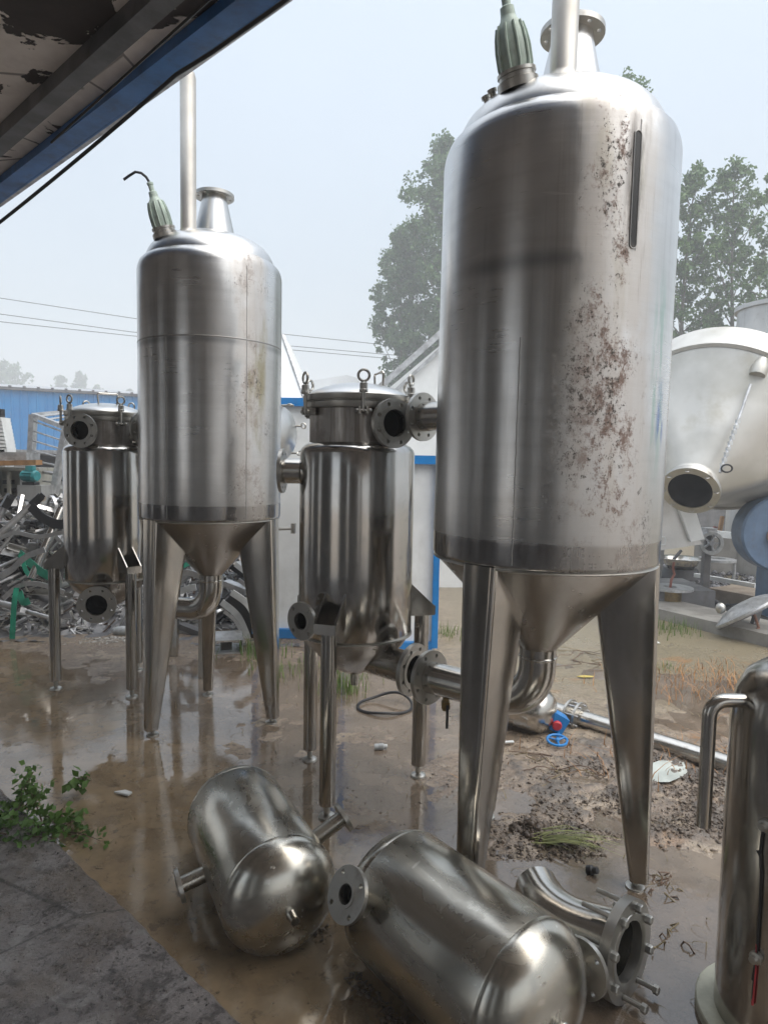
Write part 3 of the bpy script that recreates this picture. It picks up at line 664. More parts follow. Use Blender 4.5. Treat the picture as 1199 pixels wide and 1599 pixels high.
make_filter('filter_vessel','polished lidded filter vessel with open round ports, standing beside the scrap heap',(-1.87,4.41,0),[(-43,0),(197,0),(77,0)],(-.10,-.99,0),.115,(.20,-.98,0),.30,None,None,[R(-150),R(-118),R(-48),R(20),R(75),R(140)],'lidded stainless filter vessels',R(-60),(.95,-.3,0))

# third tank, hidden behind the second but for its manhole
t=thing('rear_tank','third stainless tank hidden behind the second, only its round bolted manhole lid shows','tank',(-1.26,5.0,0))
mb=MB().lathe([(.43,1.128),(.445,1.14),(.445,2.1),(.43,2.16),(.36,2.23),(.2,2.28),(0,2.3)],None,64); part('shell',mb,M_satin,t,None,50)
mb=MB().lathe([(.07,.80),(.43,1.128)],None,48); part('cone',mb,M_cone,t)
for a in(-92,28,166):
    mb=MB().bar(Vector((math.cos(R(a))*.36,math.sin(R(a))*.36,1.14)),Vector((math.cos(R(a))*.40,math.sin(R(a))*.40,0)),.06,.06); part('leg',mb,M_legs,t)
md=Vector((.86,-.51,0)).normalized(); M=frame(md*.44+Vector((0,0,1.76)),md)
mb=MB().lathe([(.165,-.1),(.165,.10),(.195,.10),(.195,.125),(.165,.125)],M,40); mh=part('manhole',mb,M_satin,t)
mb=MB().lathe([(.195,.128),(.195,.15),(.175,.155),(.12,.185),(.06,.20),(0,.205)],M,40); part('manhole_lid',mb,M_head,mh,None,50)
for k in range(6):
    a=2*PI*(k+.3)/6; u=Vector((math.cos(a),math.sin(a),0))
    mb=MB().tube([M@(u*.205+Vector((0,0,.08))),M@(u*.205+Vector((0,0,.19)))],.008,8); w_=Vector((-u.y,u.x,0))
    mb.tube([M@(u*.205+w_*.02*math.cos(q)+Vector((0,0,.21+.02*math.sin(q)))) for q in [2*PI*i/12 for i in range(12)]],.006,6,closed=True)
    part('swing_bolt',mb,M_dull,mh)
mb=MB().tube([at(424,826,4.95)-Vector((-1.26,5.0,0)),at(456,825,4.95)-Vector((-1.26,5.0,0))],.013,8); mb.box(at(458,825,4.95)-Vector((-1.26,5.0,0)),(.03,.06,.075)); part('drain_rod',mb,M_dull,t)

# ---------------------------------------------------------------- vessels lying and standing in the foreground
def lying_vessel(label,near,far_,r,nz,stub_len,group,dome=.115):
    near=Vector(near);far_=Vector(far_); d=(near-far_); Ln=d.length; d.normalize(); mid=(near+far_)/2; a=math.atan2(d.y,d.x)
    t=thing('lying_vessel',label,'pressure vessel',(mid.x,mid.y,0),a,group)
    # tilt: local x along axis; near end at +x
    M=frame((0,0,r-.012),(1,0,(near.z-far_.z)/Ln)); h=Ln/2
    cyl=[(r-.002,-h),(r,-h+.004),(r,-h*.3),(r,h*.3),(r,h-.004),(r-.0015,h)]
    part('shell',MB().lathe(cyl,M,72),M_satin,t,None,50)
    hd=lambda s_:[(r-.001,s_*(h-.003)),(r+.0010,s_*(h+.002))]+[(r*math.cos(q)**.96,s_*(h+.002+dome*math.sin(q)**1.06)) for q in [PI/2*k/14 for k in range(1,14)]]+[(0,s_*(h+.002+dome))]
    part('near_head',MB().lathe(hd(1),M,72),M_satin,t,None,50); part('far_head',MB().lathe(hd(-1),M,72),M_satin,t,None,50)
    mb=MB().lathe([(.024,h+dome-.01),(.016,h+dome+.005),(.0155,h+dome+stub_len),(.012,h+dome+stub_len),(.012,h+dome-.01)],M,20)
    part('drain_stub',mb,M_pipe,t)
    for x_,ang_,ln,pr,fr,nh in nz:
        dd=Vector((0,math.cos(ang_),math.sin(ang_))); nozzle(t,Vector((x_,0,r-.012))+dd*(r-.012),dd,ln,pr,fr,.014,nh,.0075,M_satin)
    return t
lying_vessel('short fat steel vessel lying on the wet ground with a flanged stub on each side',(-.312,2.00,.19),(-.55,2.46,.19),.189,[(.15,R(26),.13,.027,.052,4),(.0,R(192),.10,.027,.056,4)],.035,'rounded steel vessels lying in the mud')
lying_vessel('longer steel vessel lying nearest the camera with an open flange at its far end',(.385,1.58,.2),(.075,1.965,.2),.205,[(-.215,R(152),.075,.030,.076,4),(.25,R(-8),.06,.03,.078,4)],.06,'rounded steel vessels lying in the mud')
# pipe bend with long bolts through its flange
t=thing('bolted_pipe_bend','short steel pipe bend lying in the puddle with long bolts through its flange','pipe bend',(.735,1.835,0))
fd=Vector((.70,-.71,.06)).normalized(); M=frame((0,0,.135),fd); 
mb=MB().flange(M@Matrix.Translation((0,0,-.016)),.143,.085,.030,8,.120,.010)
mb.lathe([(.085,.013),(.092,.017),(.104,.017),(.106,.012)],M,36); part('flange',mb,M_dull,t)
p0=Vector((0,0,.135)); side=Vector((-.35,.75,.0)).normalized(); 
path=[p0+fd*.0,p0-fd*.06]
ob=Vector((.735,1.835,0)); e1=Vector((.540,2.135,.128))-ob; t1=Vector((-.10,.98,.10)).normalized(); path=[p0]; npt=19
for i in range(18):
    q=i/17; a=p0-fd*.05; b=p0-fd*.17-Vector((0,0,.02)); c=e1-t1*.15; d=e1
    path.append(a*(1-q)**3+b*3*q*(1-q)**2+c*3*q*q*(1-q)+d*q**3)
mb=MB().tube(path,[.094-.022*min(1,i/(npt*.85)) for i in range(npt)],32,False); part('bend',mb,M_pipe,t,None,60)
for k in range(8):
    a=2*PI*(k+.5)/8; u=Vector((.120*math.cos(a),.120*math.sin(a),0)); out=[.024,.024,.022,.024,.024,.075,.07,.024][k]; inn=[.09,.11,.11,.10,.09,.06,.07,.10][k]
    mb=MB().tube([M@(u+Vector((0,0,-inn))),M@(u+Vector((0,0,out)))],.0075,10)
    mb.lathe([(0,out-.006),(.0135,out-.006),(.0135,out+.006),(.011,out+.009),(0,out+.009)],M@Matrix.Translation(u),6)
    mb.lathe([(.0135,.013),(.0135,.022),(.008,.022)],M@Matrix.Translation(u),6) if k not in(5,6) else None
    part('bolt',mb,M_dull,t)
# standing vessel at the right edge
t=thing('standing_vessel','tall narrow steel vessel on a cream base disc with hooked tube and thin wires','pressure vessel',(1.145,1.72,0))
mb=MB().lathe([(.18,.02),(.18,.45),(.18,.86),(.177,.905),(.167,.955),(.145,1.0),(.11,1.028),(.06,1.042),(0,1.046)],None,64); part('shell',mb,M_legs,t,None,50)
mb=MB().lathe([(.18,.028),(.225,.028),(.228,.024),(.228,0),(.18,0)],None,56); part('base_disc',mb,M_base,t)
b0=at(1147,1094,1.72)-Vector((1.145,1.72,0))
cz=b0.z; xx=at(1098,1290,1.72).x-1.145
path=[(b0.x+.06,0,cz),(xx+.05,0,cz)]+[(xx+.045-.045*math.sin(q),0,cz-.045+.045*math.cos(q)) for q in [PI/2*i/8 for i in range(1,9)]]+[(xx,0,cz-.2),(xx,0,at(1097,1290,1.72).z)]
mb=MB().tube(path,.0185,16,False); part('hook_tube',mb,M_pipe,t,None,60)
for px,py in((1162,1308),(1146,1522)):
    q=at(px,py,1.56)-Vector((1.145,1.72,0)); u=Vector((q.x,q.y,0)).normalized(); 
    mb=MB().lathe([(.016,-.02),(.016,.012),(.010,.014),(.010,.026),(0,.028)],frame(u*.18+Vector((0,0,q.z)),u),12)
    part('terminal_boss',mb,M_dull,t)
def wire(parent,pxs,col,rr=.0032):
    P=[]
    for px,py in pxs:
        q=at(px,py,1.56)-Vector((1.145,1.72,0)); u=Vector((q.x,q.y,0)).normalized(); P.append(u*(.186)+Vector((0,0,q.z)))
    Q=[]
    for i in range(len(P)-1):
        for k in range(4): Q.append(P[i].lerp(P[i+1],k/4))
    Q.append(P[-1]); part('wire',MB().tube(Q,rr,6),col,parent)
wire(t,[(1160,1305),(1150,1325),(1144,1356),(1130,1353),(1146,1360),(1154,1390),(1153,1440),(1149,1490),(1147,1530),(1142,1560),(1137,1590)],M_black)
wire(t,[(1147,1525),(1143,1535),(1133,1560)],M_black); wire(t,[(1148,1500),(1146,1540),(1142,1570),(1138,1599)],M_red)

# ---------------------------------------------------------------- pipe with blue valve, behind the large tank
t=thing('valve_pipe','long steel pipe lying on the mud with a blue geared valve at its end','pipe',(0,0,0))
pa=gr(893,1117,.05); pb=gr(1140,1195,.05); dd=(pb-pa).normalized()
part('pipe',MB().tube([pa-dd*.16,pb+dd*.35],.048,24,True),M_pipe,t)
for s_ in(-.02,.045,): part('flange',MB().flange(frame(pa+dd*s_,dd),.092,.04,.014,8,.075,.007),M_dull,t)
for k in range(8):
    a=2*PI*(k+.5)/8; M=frame(pa,dd); u=Vector((.075*math.cos(a),.075*math.sin(a),0)); part('bolt',MB().tube([M@(u+Vector((0,0,-.03))),M@(u+Vector((0,0,.075)))],.006,6),M_galv,t)
g0=at(868,1126,pa.y-.13)
mb=MB().box((0,0,0),(.10,.10,.10),Matrix.Translation(g0)@Matrix.Rotation(.5,4,'Y')); mb.lathe([(.030,0),(.030,.06),(.022,.08)],frame(g0,(pa-g0)),16); mb.tube([g0,g0+Vector((.03,-.01,-.09))],.018,12); 
gb=part('gear_box',mb,M_blue,t)
mb=MB().lathe([(0,.045),(.028,.045),(.028,.062),(.024,.068),(0,.068)],frame(g0,(-.15,-1,-.12)),18); part('indicator',mb,M_red,gb)
w0=gr(870,1156,.035); wp=[w0+Vector((.055*math.cos(q),.045*math.sin(q),.012*math.sin(q))) for q in [2*PI*i/24 for i in range(24)]]
mb=MB().tube(wp,.0075,8,closed=True); [mb.tube([w0,wp[k]],.006,6) for k in(2,10,18)]; mb.tube([w0+Vector((0,0,.0)),g0+Vector((.02,0,-.06))],.009,8); mb.ball(w0,.013)
part('hand_wheel',mb,M_blue,t)
# lying small tank behind the elbow
t=thing('small_lying_tank','small steel tank lying behind the elbow of the large tank, near the blue valve','tank',(0,0,0))
q0=gr(852,1112,.13); q1=gr(770,1104,.13)+Vector((-.1,.25,0)); dd=(q0-q1).normalized(); M=frame(q0,dd); Ln=(q0-q1).length
mb=MB().lathe([(0,-Ln-.05),(.08,-Ln-.03),(.13,-Ln),(.135,-Ln+.05),(.135,-.06),(.125,-.01),(.09,.03),(.045,.045),(0,.05)],M,40); part('shell',mb,M_pipe,t,None,50)
f0=q1+Vector((.18,-.05,.14)); mb=MB().lathe([(.04,-.05),(.04,.16)],Matrix.Translation(f0),20); nz_=part('nozzle',mb,M_pipe,t); part('flange',MB().flange(Matrix.Translation(f0+Vector((0,0,.155))),.085,.038,.014,6,.065,.007),M_galv,nz_)
# fittings at the end of the long pipe
for px,py,s_ in((1131,1222,.03),(1129,1240,.035)):
    p=at(px,py,pb.y-.05); mb=MB().lathe([(.0,-.03),(s_,-.03),(s_,.0),(s_*.7,.005),(s_*.7,.03),(0,.035)],frame(p,(.3,-.6,.5)),14)
    mb.tube([p,Vector((p.x,p.y,0))],.014,8)
    single('pipe_fitting',mb,M_galv,'small stub fitting by the left side of the standing vessel, %s one'%('upper' if py<1230 else 'lower'),'pipe fitting')

# ---------------------------------------------------------------- cables, power lines
def sag(a,b,s_,n_=24): return [Vector(a).lerp(Vector(b),i/n_)-Vector((0,0,s_*4*(i/n_)*(1-i/n_))) for i in range(n_+1)]
ea=at(272,120,2.2) 
P=sag(at(-150,459,3.0),at(275,116,2.05),.02); P+=[at(330,82,1.96),at(440,4,1.80),at(520,-60,1.7)]
single('eave_cable',MB().tube(P,.006,8),M_black,'thick black cable running from the far left up to the blue eave beam','cable')
single('ceiling_cable',MB().tube(sag(at(80,222,2.05),at(340,-14,1.62),.0),.0035,6),M_black,'thin black cable strung under the peeling ceiling beside the blue beam','cable')
for i,(l,m_,r_) in enumerate((((0,465),(210,497),(590,537)),((0,490),(205,518),(590,552)),((0,502),(205,524),(590,558)))):
    A_=at(*l,34);B_=at(*m_,36);C_=at(*r_,38); P=[]
    P=[A_+(A_-B_)*3.,A_+(A_-B_)*1.]+[A_,B_,C_]+[C_+(C_-B_)*.5]
    single('power_line',MB().tube(P,.018,5),M_black,['topmost of three thin power lines crossing the grey sky','middle of three thin power lines crossing the grey sky','lowest of three thin power lines crossing the grey sky'][i],'power line',group='power lines across the sky')

# ---------------------------------------------------------------- trees
def leaf_mat(name,a,b):
    m=NT(name); g=m.n('ShaderNodeObjectInfo'); n_=m.noise(.9,4,.6); n2=m.noise(14,2,.5)
    c=m.mix(m.rng(n_,.35,.65),a,b); c=m.mix(m.rng(n2,.45,.7,0,.5),c,tuple(x*1.5 for x in a))
    m.P(Base_Color=c,Roughness=.5,Specular_IOR_Level=.4)
    tr=m.n('ShaderNodeBsdfTranslucent'); m.set(tr.inputs[0],c); mx=m.n('ShaderNodeMixShader'); mx.inputs[0].default_value=.3
    m.t.links.new(m.b.outputs[0],mx.inputs[1]); m.t.links.new(tr.outputs[0],mx.inputs[2]); m.t.links.new(mx.outputs[0],m.o.inputs[0]); return m.m
M_leafA=leaf_mat('poplar_leaves',(.10,.18,.065),(.06,.12,.05))
M_leafB=leaf_mat('fresh_poplar_leaves',(.11,.19,.055),(.06,.125,.042))
M_bark=plain('pale_bark',(.17,.155,.13),.8,0,.4,8,.4)
def leaves(name,P,size,mat,parent,seed,droop=.4):
    r=np.random.default_rng(seed); n_=len(P)
    d=r.normal(size=(n_,3)); d[:,2]-=droop; d/=np.linalg.norm(d,axis=1)[:,None]
    u=np.cross(d,r.normal(size=(n_,3))); u/=np.linalg.norm(u,axis=1)[:,None]; w_=np.cross(d,u)
    s=(size*(.65+.7*r.random(n_)))[:,None]
    V=np.stack([P,P+d*s*.5+u*s*.38+w_*s*.08,P+d*s*1.1,P+d*s*.5-u*s*.38+w_*s*.08],1).reshape(-1,3)
    b=np.arange(n_)*4; F=np.concatenate([np.stack([b,b+1,b+2],1),np.stack([b,b+2,b+3],1)])
    o=link(name,np_mesh(name,V,F),mat,parent); o['kind']='stuff'; return o
def tree(name,label,base,height_,spread,nb,nl,lsize,mat,seed,group,low=.12,up=.9,sparse=1.0,trunk_r=None,lean=(0,0)):
    r=np.random.default_rng(seed); t=thing(name,label,'tree',base,0,group)
    tr=trunk_r or height_*.011; tp=[Vector((lean[0]*height_*q+.012*height_*math.sin(q*5+seed),lean[1]*height_*q+.012*height_*math.cos(q*4+seed*2),height_*q*.97)) for q in [i/12 for i in range(13)]]
    mb=MB().tube(tp,[tr*(1-.93*i/12) for i in range(13)],8); part('trunk',mb,M_bark,t)
    pts=[]; lb=MB()
    for i in range(nb):
        q=low+(1-low)*((i+r.random())/nb)**.9; k=min(int(q*12),11); b=tp[k].lerp(tp[k+1],q*12-k)
        az=i*2.4+r.random()*.8; prof=math.sin(PI*min(1,max(0,(q-low*.6)/(1.0-low*.6)))**.75)**.8*.9+.14
        L_=spread*prof*(.75+.5*r.random()); el_=up*(.55+.6*r.random())
        d=Vector((math.cos(az)*math.cos(el_),math.sin(az)*math.cos(el_),math.sin(el_)))
        P=[b+d*(L_*j/6)+Vector((0,0,L_*.10*(j/6)**2)) for j in range(7)]
        lb.tube(P,[tr*.28*(1-q*.7)*(1-.85*j/6)+.004 for j in range(7)],5,False)
        m_=int(nl/nb*(.5+prof)); 
        ncl=max(3,int(7*sparse+L_*2.5))
        cc=[]
        for _ in range(ncl):
            j=r.random()**.6*6; k=min(int(j),5); c=P[k].lerp(P[k+1],j-k); o=r.normal(size=3)*L_*.13*(1.2-j/9); cc.append(np.array(c)+o)
        cc=np.array(cc); sel=r.integers(0,ncl,m_); sg=.05*spread*(.4+1.*r.random(ncl))[sel][:,None]
        pts.append(cc[sel]+r.normal(size=(m_,3))*sg*np.array([1,1,.8]))
    part('limbs',lb,M_bark,t); leaves('crown',np.concatenate(pts),lsize,mat,t,seed+1,.55); return t
def tbase(px,Y): q=at(px,726,Y); return (q.x,Y,0)
def ttop(px,py,Y): return at(px,py,Y).z
GR='tall poplars beyond the yard'
for i,(px,top,Y,sp_,nb,nl,lab) in enumerate([
  (692,222,34,3.4,72,34000,'tall bushy poplar rising between the middle filter vessel and the largest tank'),
  (624,350,36,2.3,56,17000,'lower bushy poplar, left edge of the trees behind the middle filter vessel'),
  (800,262,38,3.2,46,14000,'poplar almost wholly hidden behind the upper part of the largest tank')]):
    tree('poplar_tree',lab,tbase(px,Y),ttop(px,top,Y),sp_,nb,nl,.17,M_leafA,31+i*7,GR,.10,.95)
for i,(px,top,Y,sp_,nb,nl,lsz,sprs,lab) in enumerate([
  (940,112,25,2.3,50,10000,.13,.5,'tallest poplar, only its topmost sprigs show above the largest tank'),
  (1062,246,24,2.0,56,7800,.13,.5,'poplar just right of the largest tank, its left half hidden by it'),
  (1128,240,24,2.0,56,7800,.13,.5,'poplar standing behind the white hopper with a pointed top'),
  (1182,262,22,1.5,26,2200,.13,.35,'thin poplar with bare stems and sparse leaves behind the steel silo'),
  (1262,300,24,1.8,40,5000,.13,.5,'poplar mostly cut off by the picture edge behind the silo')]):
    tree('poplar_tree',lab,tbase(px,Y),ttop(px,top,Y),sp_,nb,nl,lsz,M_leafB,91+i*5,GR,.14,.95,sprs)
for i,(px,top,Y,sp_,lab) in enumerate([(14,566,105,4.6,'far hazy tree leftmost above the blue roof'),(98,584,115,2.3,'small far hazy tree, left one of the close pair above the blue roof'),(126,580,115,2.6,'small far hazy tree, right one of the close pair above the blue roof'),(152,600,118,2.2,'low far hazy bush just right of the close pair above the roof'),(202,606,118,1.6,'tiny far hazy tree beside the edge of the second tank'),(-25,575,105,4,'far hazy tree cut by the left picture edge')]):
    tree('far_tree',lab,tbase(px,Y),ttop(px,top,Y),sp_,24,3600,.42,M_leafA,201+i,'far trees in the haze',.2,.9)

# ---------------------------------------------------------------- blue shed and things behind the scrap
A_=at(-260,588,24); B_=at(470,640,31); A_.z=B_.z=(at(0,604,25.5).z+at(210,620,28).z)/2
def blue_sheet():
    m=NT('blue_ribbed_sheet'); n_=m.noise(1.2,5,.6); c=m.mix(m.rng(n_,.3,.7),(.0,.15,.40),(.0,.19,.46)); c=m.mix(m.math('MULTIPLY',m.rng(m.noise(5,5,.7,sc3=(1,1,.2)),.6,.75),.3),c,(.3,.36,.42))
    m.P(Base_Color=c,Roughness=.4); return m.m
bs=thing('blue_shed','long shed clad in bright blue ribbed sheet behind the scrap heap','building',(A_.x,A_.y,0))
d=Vector((B_.x-A_.x,B_.y-A_.y,0)); Ln=d.length; d.normalize(); nrm=Vector((d.y,-d.x,0)); Mw=Matrix(((d.x,nrm.x,0,0),(d.y,nrm.y,0,0),(0,0,1,0),(0,0,0,1))); H_=A_.z
prof=[];x=0
while x<Ln: prof+=[(x,0),(x+.20,0),(x+.23,.035),(x+.27,.035)]; x+=.30
mb=MB(); k=len(prof); mb.add([(a,b,0) for a,b in prof]+[(a,b,H_) for a,b in prof],[(i,i+1,i+1+k,i+k) for i in range(k-1)],Mw); part('wall',mb,blue_sheet(),bs,ang=0)
mb=MB().box((Ln/2,.02,H_+.06),(Ln,.30,.10),Mw); x=0
while x<Ln: mb.box((x+.1,.10,H_+.13),(.10,.25,.06),Mw); x+=.5
part('roof_edge',mb,M_beam,bs)
mb=MB().add([(0,0,H_+.1),(Ln,0,H_+.1),(Ln,-5,H_+.7),(0,-5,H_+.7)],[(0,1,2,3)],Mw); part('roof',mb,M_galv,bs,ang=0)
# low brick hut in front of it
q=at(22,760,13); t=thing('brick_hut','low grey brick hut with pale roof edge in front of the blue shed','building',(q.x-1.6,13.4,0))
zt=at(40,708,13).z
mb=MB().box((.9,.8,zt/2),(3.0,1.4,zt)); part('wall',mb,M_brick,t); mb=MB().box((.9,.75,zt+.04),(3.25,1.7,.08)); part('roof',mb,M_galv,t)
mb=MB().box((at(45,725,13).x-(q.x-1.6),.09,at(45,730,13).z),(.62,.06,.5)); part('opening_shade',mb,M_dark,t)  # dark panel on the wall, its colour stands for indoor shade

# guard rack
def quad(p,Y): return [at(x,y,Yy) for (x,y),Yy in zip(p,Y)]
t=thing('guard_rack','tilted galvanised rack with thin rungs standing in the scrap','rack',(0,0,0))
a,b,c,d_=at(52,648,8.0),at(46,770,7.9),at(104,668,7.5),at(84,772,7.4)
a2=at(112,642,8.4)
for p,q_ in((a,b),(c,d_)): part('upright',MB().bar(p,q_,.10,.06),M_galv,t)
part('top_rail',MB().bar(a,c,.05,.05),M_galv,t); part('top_rail',MB().bar(a,a2,.05,.05),M_galv,t)
for i in range(8):
    q=(i+.6)/8; part('rung',MB().tube([a.lerp(b,q),c.lerp(d_,q)],.011 if i!=5 else .022,6),M_galv,t)
for i in range(4): 
    q=(i+.5)/4; part('top_rung',MB().tube([a.lerp(c,q),a2.lerp(at(128,660,7.9),q)],.011,6),M_galv,t)
for p in(b,d_): part('leg',MB().bar(p,Vector((p.x-.05,p.y,0)),.06,.06),M_galv,t)
# beige enclosure, plank, motor, white tower, white console
q=at(18,770,7.6)
t=thing('control_cabinet','open beige electrical cabinet with dark wiring, under the timber plank','cabinet',(q.x,7.6,0))
w_,h_=.62,at(20,735,7.6).z
for nm,c,sz in(('side_panel',(-w_/2,.15,h_/2),(.04,.35,h_)),('side_panel',(w_/2,.15,h_/2),(.05,.35,h_)),('top_panel',(0,.15,h_+.02),(w_+.06,.37,.04)),('back_panel',(0,.32,h_/2),(w_,.03,h_-.01)),('base_panel',(0,.15,.3),(w_-.05,.3,.6)),('mullion',(-.02,-.01,h_-.30),(.035,.03,.58))):
    part(nm,MB().box(c,sz),M_beige,t)
for i in range(5): part('device',MB().box((-.17+.02*(i%2),.24,h_-.14-.1*i),(.10,.08,.05)),M_black,t)
part('inner_door',MB().box((.17,.10,h_-.29),(.24,.02,.5)),M_white,t)
p=at(-40,724,7.5);q=at(61,722,7.3); single('timber_plank',MB().bar(p,q,.10,.055),M_wood,'orange brown timber plank lying level across the beige cabinet top','plank')
single('grey_box_section',MB().box((at(15,712,7.6)),(.55,.3,.09)),M_galv,'flat grey metal box lying on top of the timber plank','metal box')
t=thing('pale_column','tapering pale column with ribbed face and small black cap above the plank','column',(0,0,0))
p0=at(3,702,8.2);p1=at(0,650,8.2); mb=MB()
for i in range(9): mb.box(p0.lerp(p1,i/9),(.24-.012*i,.2,.06))
part('column',mb,M_white,t); part('cap',MB().box(p1+Vector((0,0,.03)),(.08,.08,.12)),M_black,t); part('stem',MB().bar(Vector((p0.x,p0.y,0)),p0,.2,.18),M_galv,t)
c=at(48,743,7.2); t=thing('teal_motor','small teal electric motor with cooling fins on a grey box by the rack','motor',c)
M=frame((0,0,0),(1,-.3,0)); mb=MB().lathe([(0,-.10),(.055,-.10),(.062,-.085),(.062,.07),(.05,.09),(0,.095)],M,20); part('body',mb,M_teal,t)
for i in range(12): a_=2*PI*i/12; part('fin',MB().box((.066*math.cos(a_),.066*math.sin(a_),-.0),(.014,.005,.13),M,0),M_teal,t)
part('terminal_box',MB().box((0,-.0,.085),(.08,.07,.05)),M_teal,t); part('foot',MB().box((0,0,-.085),(.13,.12,.03)),M_black,t)
single('motor_stand',MB().box((c.x+.02,c.y+.05,(c.z-.10)/2),(.26,.25,c.z-.105)),M_grey,'grey sheet metal box carrying the teal motor','metal box')
t=thing('white_machine_housing','sloping white machine housing with small dark window, behind the left filter vessel','machine',(0,0,0))
P=[at(90,760,7.9),at(150,760,7.9),at(150,680,7.9),at(118,660,7.9),at(98,690,7.9)]
mb=MB(); f=[(q_.x,q_.z) for q_ in [at(72,815,7.9),at(160,815,7.9),at(160,670,7.9),at(118,664,7.9),at(96,712,7.9)]]; f[0]=(f[0][0],0);f[1]=(f[1][0],0)
mb.prism(f,-.6,0,Matrix.Translation((0,7.9,0))@Matrix.Rotation(PI/2,4,'X')); part('housing',mb,M_white,t)
part('window',MB().box(at(97,744,7.88),(.06,.03,.11)),M_dark,t); part('label_plate',MB().box(at(97,775,7.88),(.12,.02,.18)),M_galv,t)
for i in range(5): part('fin',MB().bar(at(68+4*i,776,7.5),at(70+4*i,806,7.4),.02,.08),M_white,t)

# ---------------------------------------------------------------- scrap heap
def mound(x,y):
    h=.92*math.exp(-((x+4.3)/1.25)**2-((y-6.9)/.75)**2)+.66*math.exp(-((x+3.1)/.8)**2-((y-6.6)/.6)**2)+.55*math.exp(-((x+1.9)/1.0)**2-((y-6.7)/.55)**2)
    return max(0,h-.05)
mats=[M_alu,M_galv,M_grey,M_pipe,M_alu,M_galv,M_black,M_beam,M_dull]
r=random.Random(5)
mb=MB()
for i in range(5200):
    x=r.uniform(-5.2,-1.0);y=r.uniform(5.5,7.8);h=mound(x,y)
    if h<.02 : continue
    L_=r.uniform(.04,.14)*r.choice([1,1,1,2.6]); d=Vector((r.gauss(0,1),r.gauss(0,1),r.gauss(0,.6))).normalized()
    p=Vector((x,y,h*r.uniform(.75,1.0)))
    mb.bar(p-d*L_/2,p+d*L_/2,r.uniform(.006,.026),r.uniform(.003,.016))
nx_=40
vs_=[];fs=[]
for j in range(nx_):
    for i in range(nx_*2):
        x=-5.6+5.0*i/(nx_*2-1);y=5.4+2.6*j/(nx_-1); vs_.append((x,y,mound(x,y)*.86-.02+.04*r.random()))
for j in range(nx_-1):
    for i in range(nx_*2-1):
        a_=j*nx_*2+i; fs.append((a_,a_+1,a_+1+nx_*2,a_+nx_*2))
def scrap_mat():
    m=NT('mixed_scrap'); g=m.n('ShaderNodeNewGeometry').outputs['Random Per Island']; q=m.n('ShaderNodeValToRGB'); m.set(q.inputs[0],g); e_=q.color_ramp; e_.interpolation='CONSTANT'
    cols=[(0,(.55,.55,.55)),(.28,(.33,.33,.33)),(.44,(.035,.035,.037)),(.60,(.62,.61,.58)),(.82,(.16,.11,.08)),(.90,(.03,.26,.20)),(.925,(.5,.49,.48))]
    while len(e_.elements)<len(cols): e_.elements.new(.5)
    for el_,(p_,c_) in zip(e_.elements,cols): el_.position=p_; el_.color=c_+(1,)
    m.P(Base_Color=q.outputs[0],Roughness=.38,Metallic=m.rng(g,.1,.5,.2,.75)); return m.m
o=part('scrap_fragments',mb,scrap_mat(),None,ang=0); tag(o,'heap of small mixed metal scrap behind the left filter vessel','scrap',kind='stuff')
o=link('scrap_heap_core',MB().add(vs_,fs).mesh('scrap_heap_core',0),M_beam); tag(o,'dark underside of the scrap heap beneath the loose metal pieces','scrap heap',kind='stuff')
# individual pieces
def pc_tube(L_): return MB().tube([(0,0,-L_/2),(0,0,L_/2)],.016,10,False)
def pc_angle(L_): return MB().box((0,.02,0),(.003,.043,L_)).box((.02,-.0015,0),(.04,.003,L_))
def pc_chan(L_): return MB().box((0,0,0),(.07,.004,L_)).box((.035,.022,0),(.004,.047,L_)).box((-.035,.022,0),(.004,.047,L_))
def pc_plate(L_): return MB().box((0,0,0),(L_*.6,.004,L_)).box((L_*.3,.02,0),(.004,.045,L_))
def pc_bar(L_): return MB().box((0,0,0),(.032,.020,L_))
def pc_ring(L_): return MB().lathe([(L_*.25,-.015),(L_*.3,-.015),(L_*.3,.015),(L_*.25,.015),(L_*.25,-.015)],None,20)
def pc_box(L_): return MB().box((0,0,0),(L_*.4,L_*.3,.004)).box((L_*.2,0,L_*.12),(.004,L_*.3,L_*.24)).box((-L_*.2,0,L_*.12),(.004,L_*.3,L_*.24)).box((0,L_*.15,L_*.12),(L_*.4,.004,L_*.24))
protos={}
names={'tube':('scrap_tube',pc_tube,'loose round scrap tube sticking out of the metal heap','tube'),'angle':('scrap_angle',pc_angle,'loose angle profile thrown on the metal heap','metal profile'),'chan':('scrap_channel',pc_chan,'loose folded channel lying on the metal heap','metal profile'),'plate':('scrap_plate',pc_plate,'bent sheet offcut lying on the metal heap','metal sheet'),'bar':('scrap_bar',pc_bar,'square aluminium bar lying on the metal heap','bar'),'ring':('scrap_ring',pc_ring,'flat metal ring lying on the metal heap','ring'),'box':('scrap_tray',pc_box,'small folded metal tray lying on the metal heap','tray')}
adj={0:'bright aluminium',1:'grey galvanised',2:'weathered grey',3:'shiny steel',6:'black',7:'dark brownish',8:'dull steel'}
cnt={}
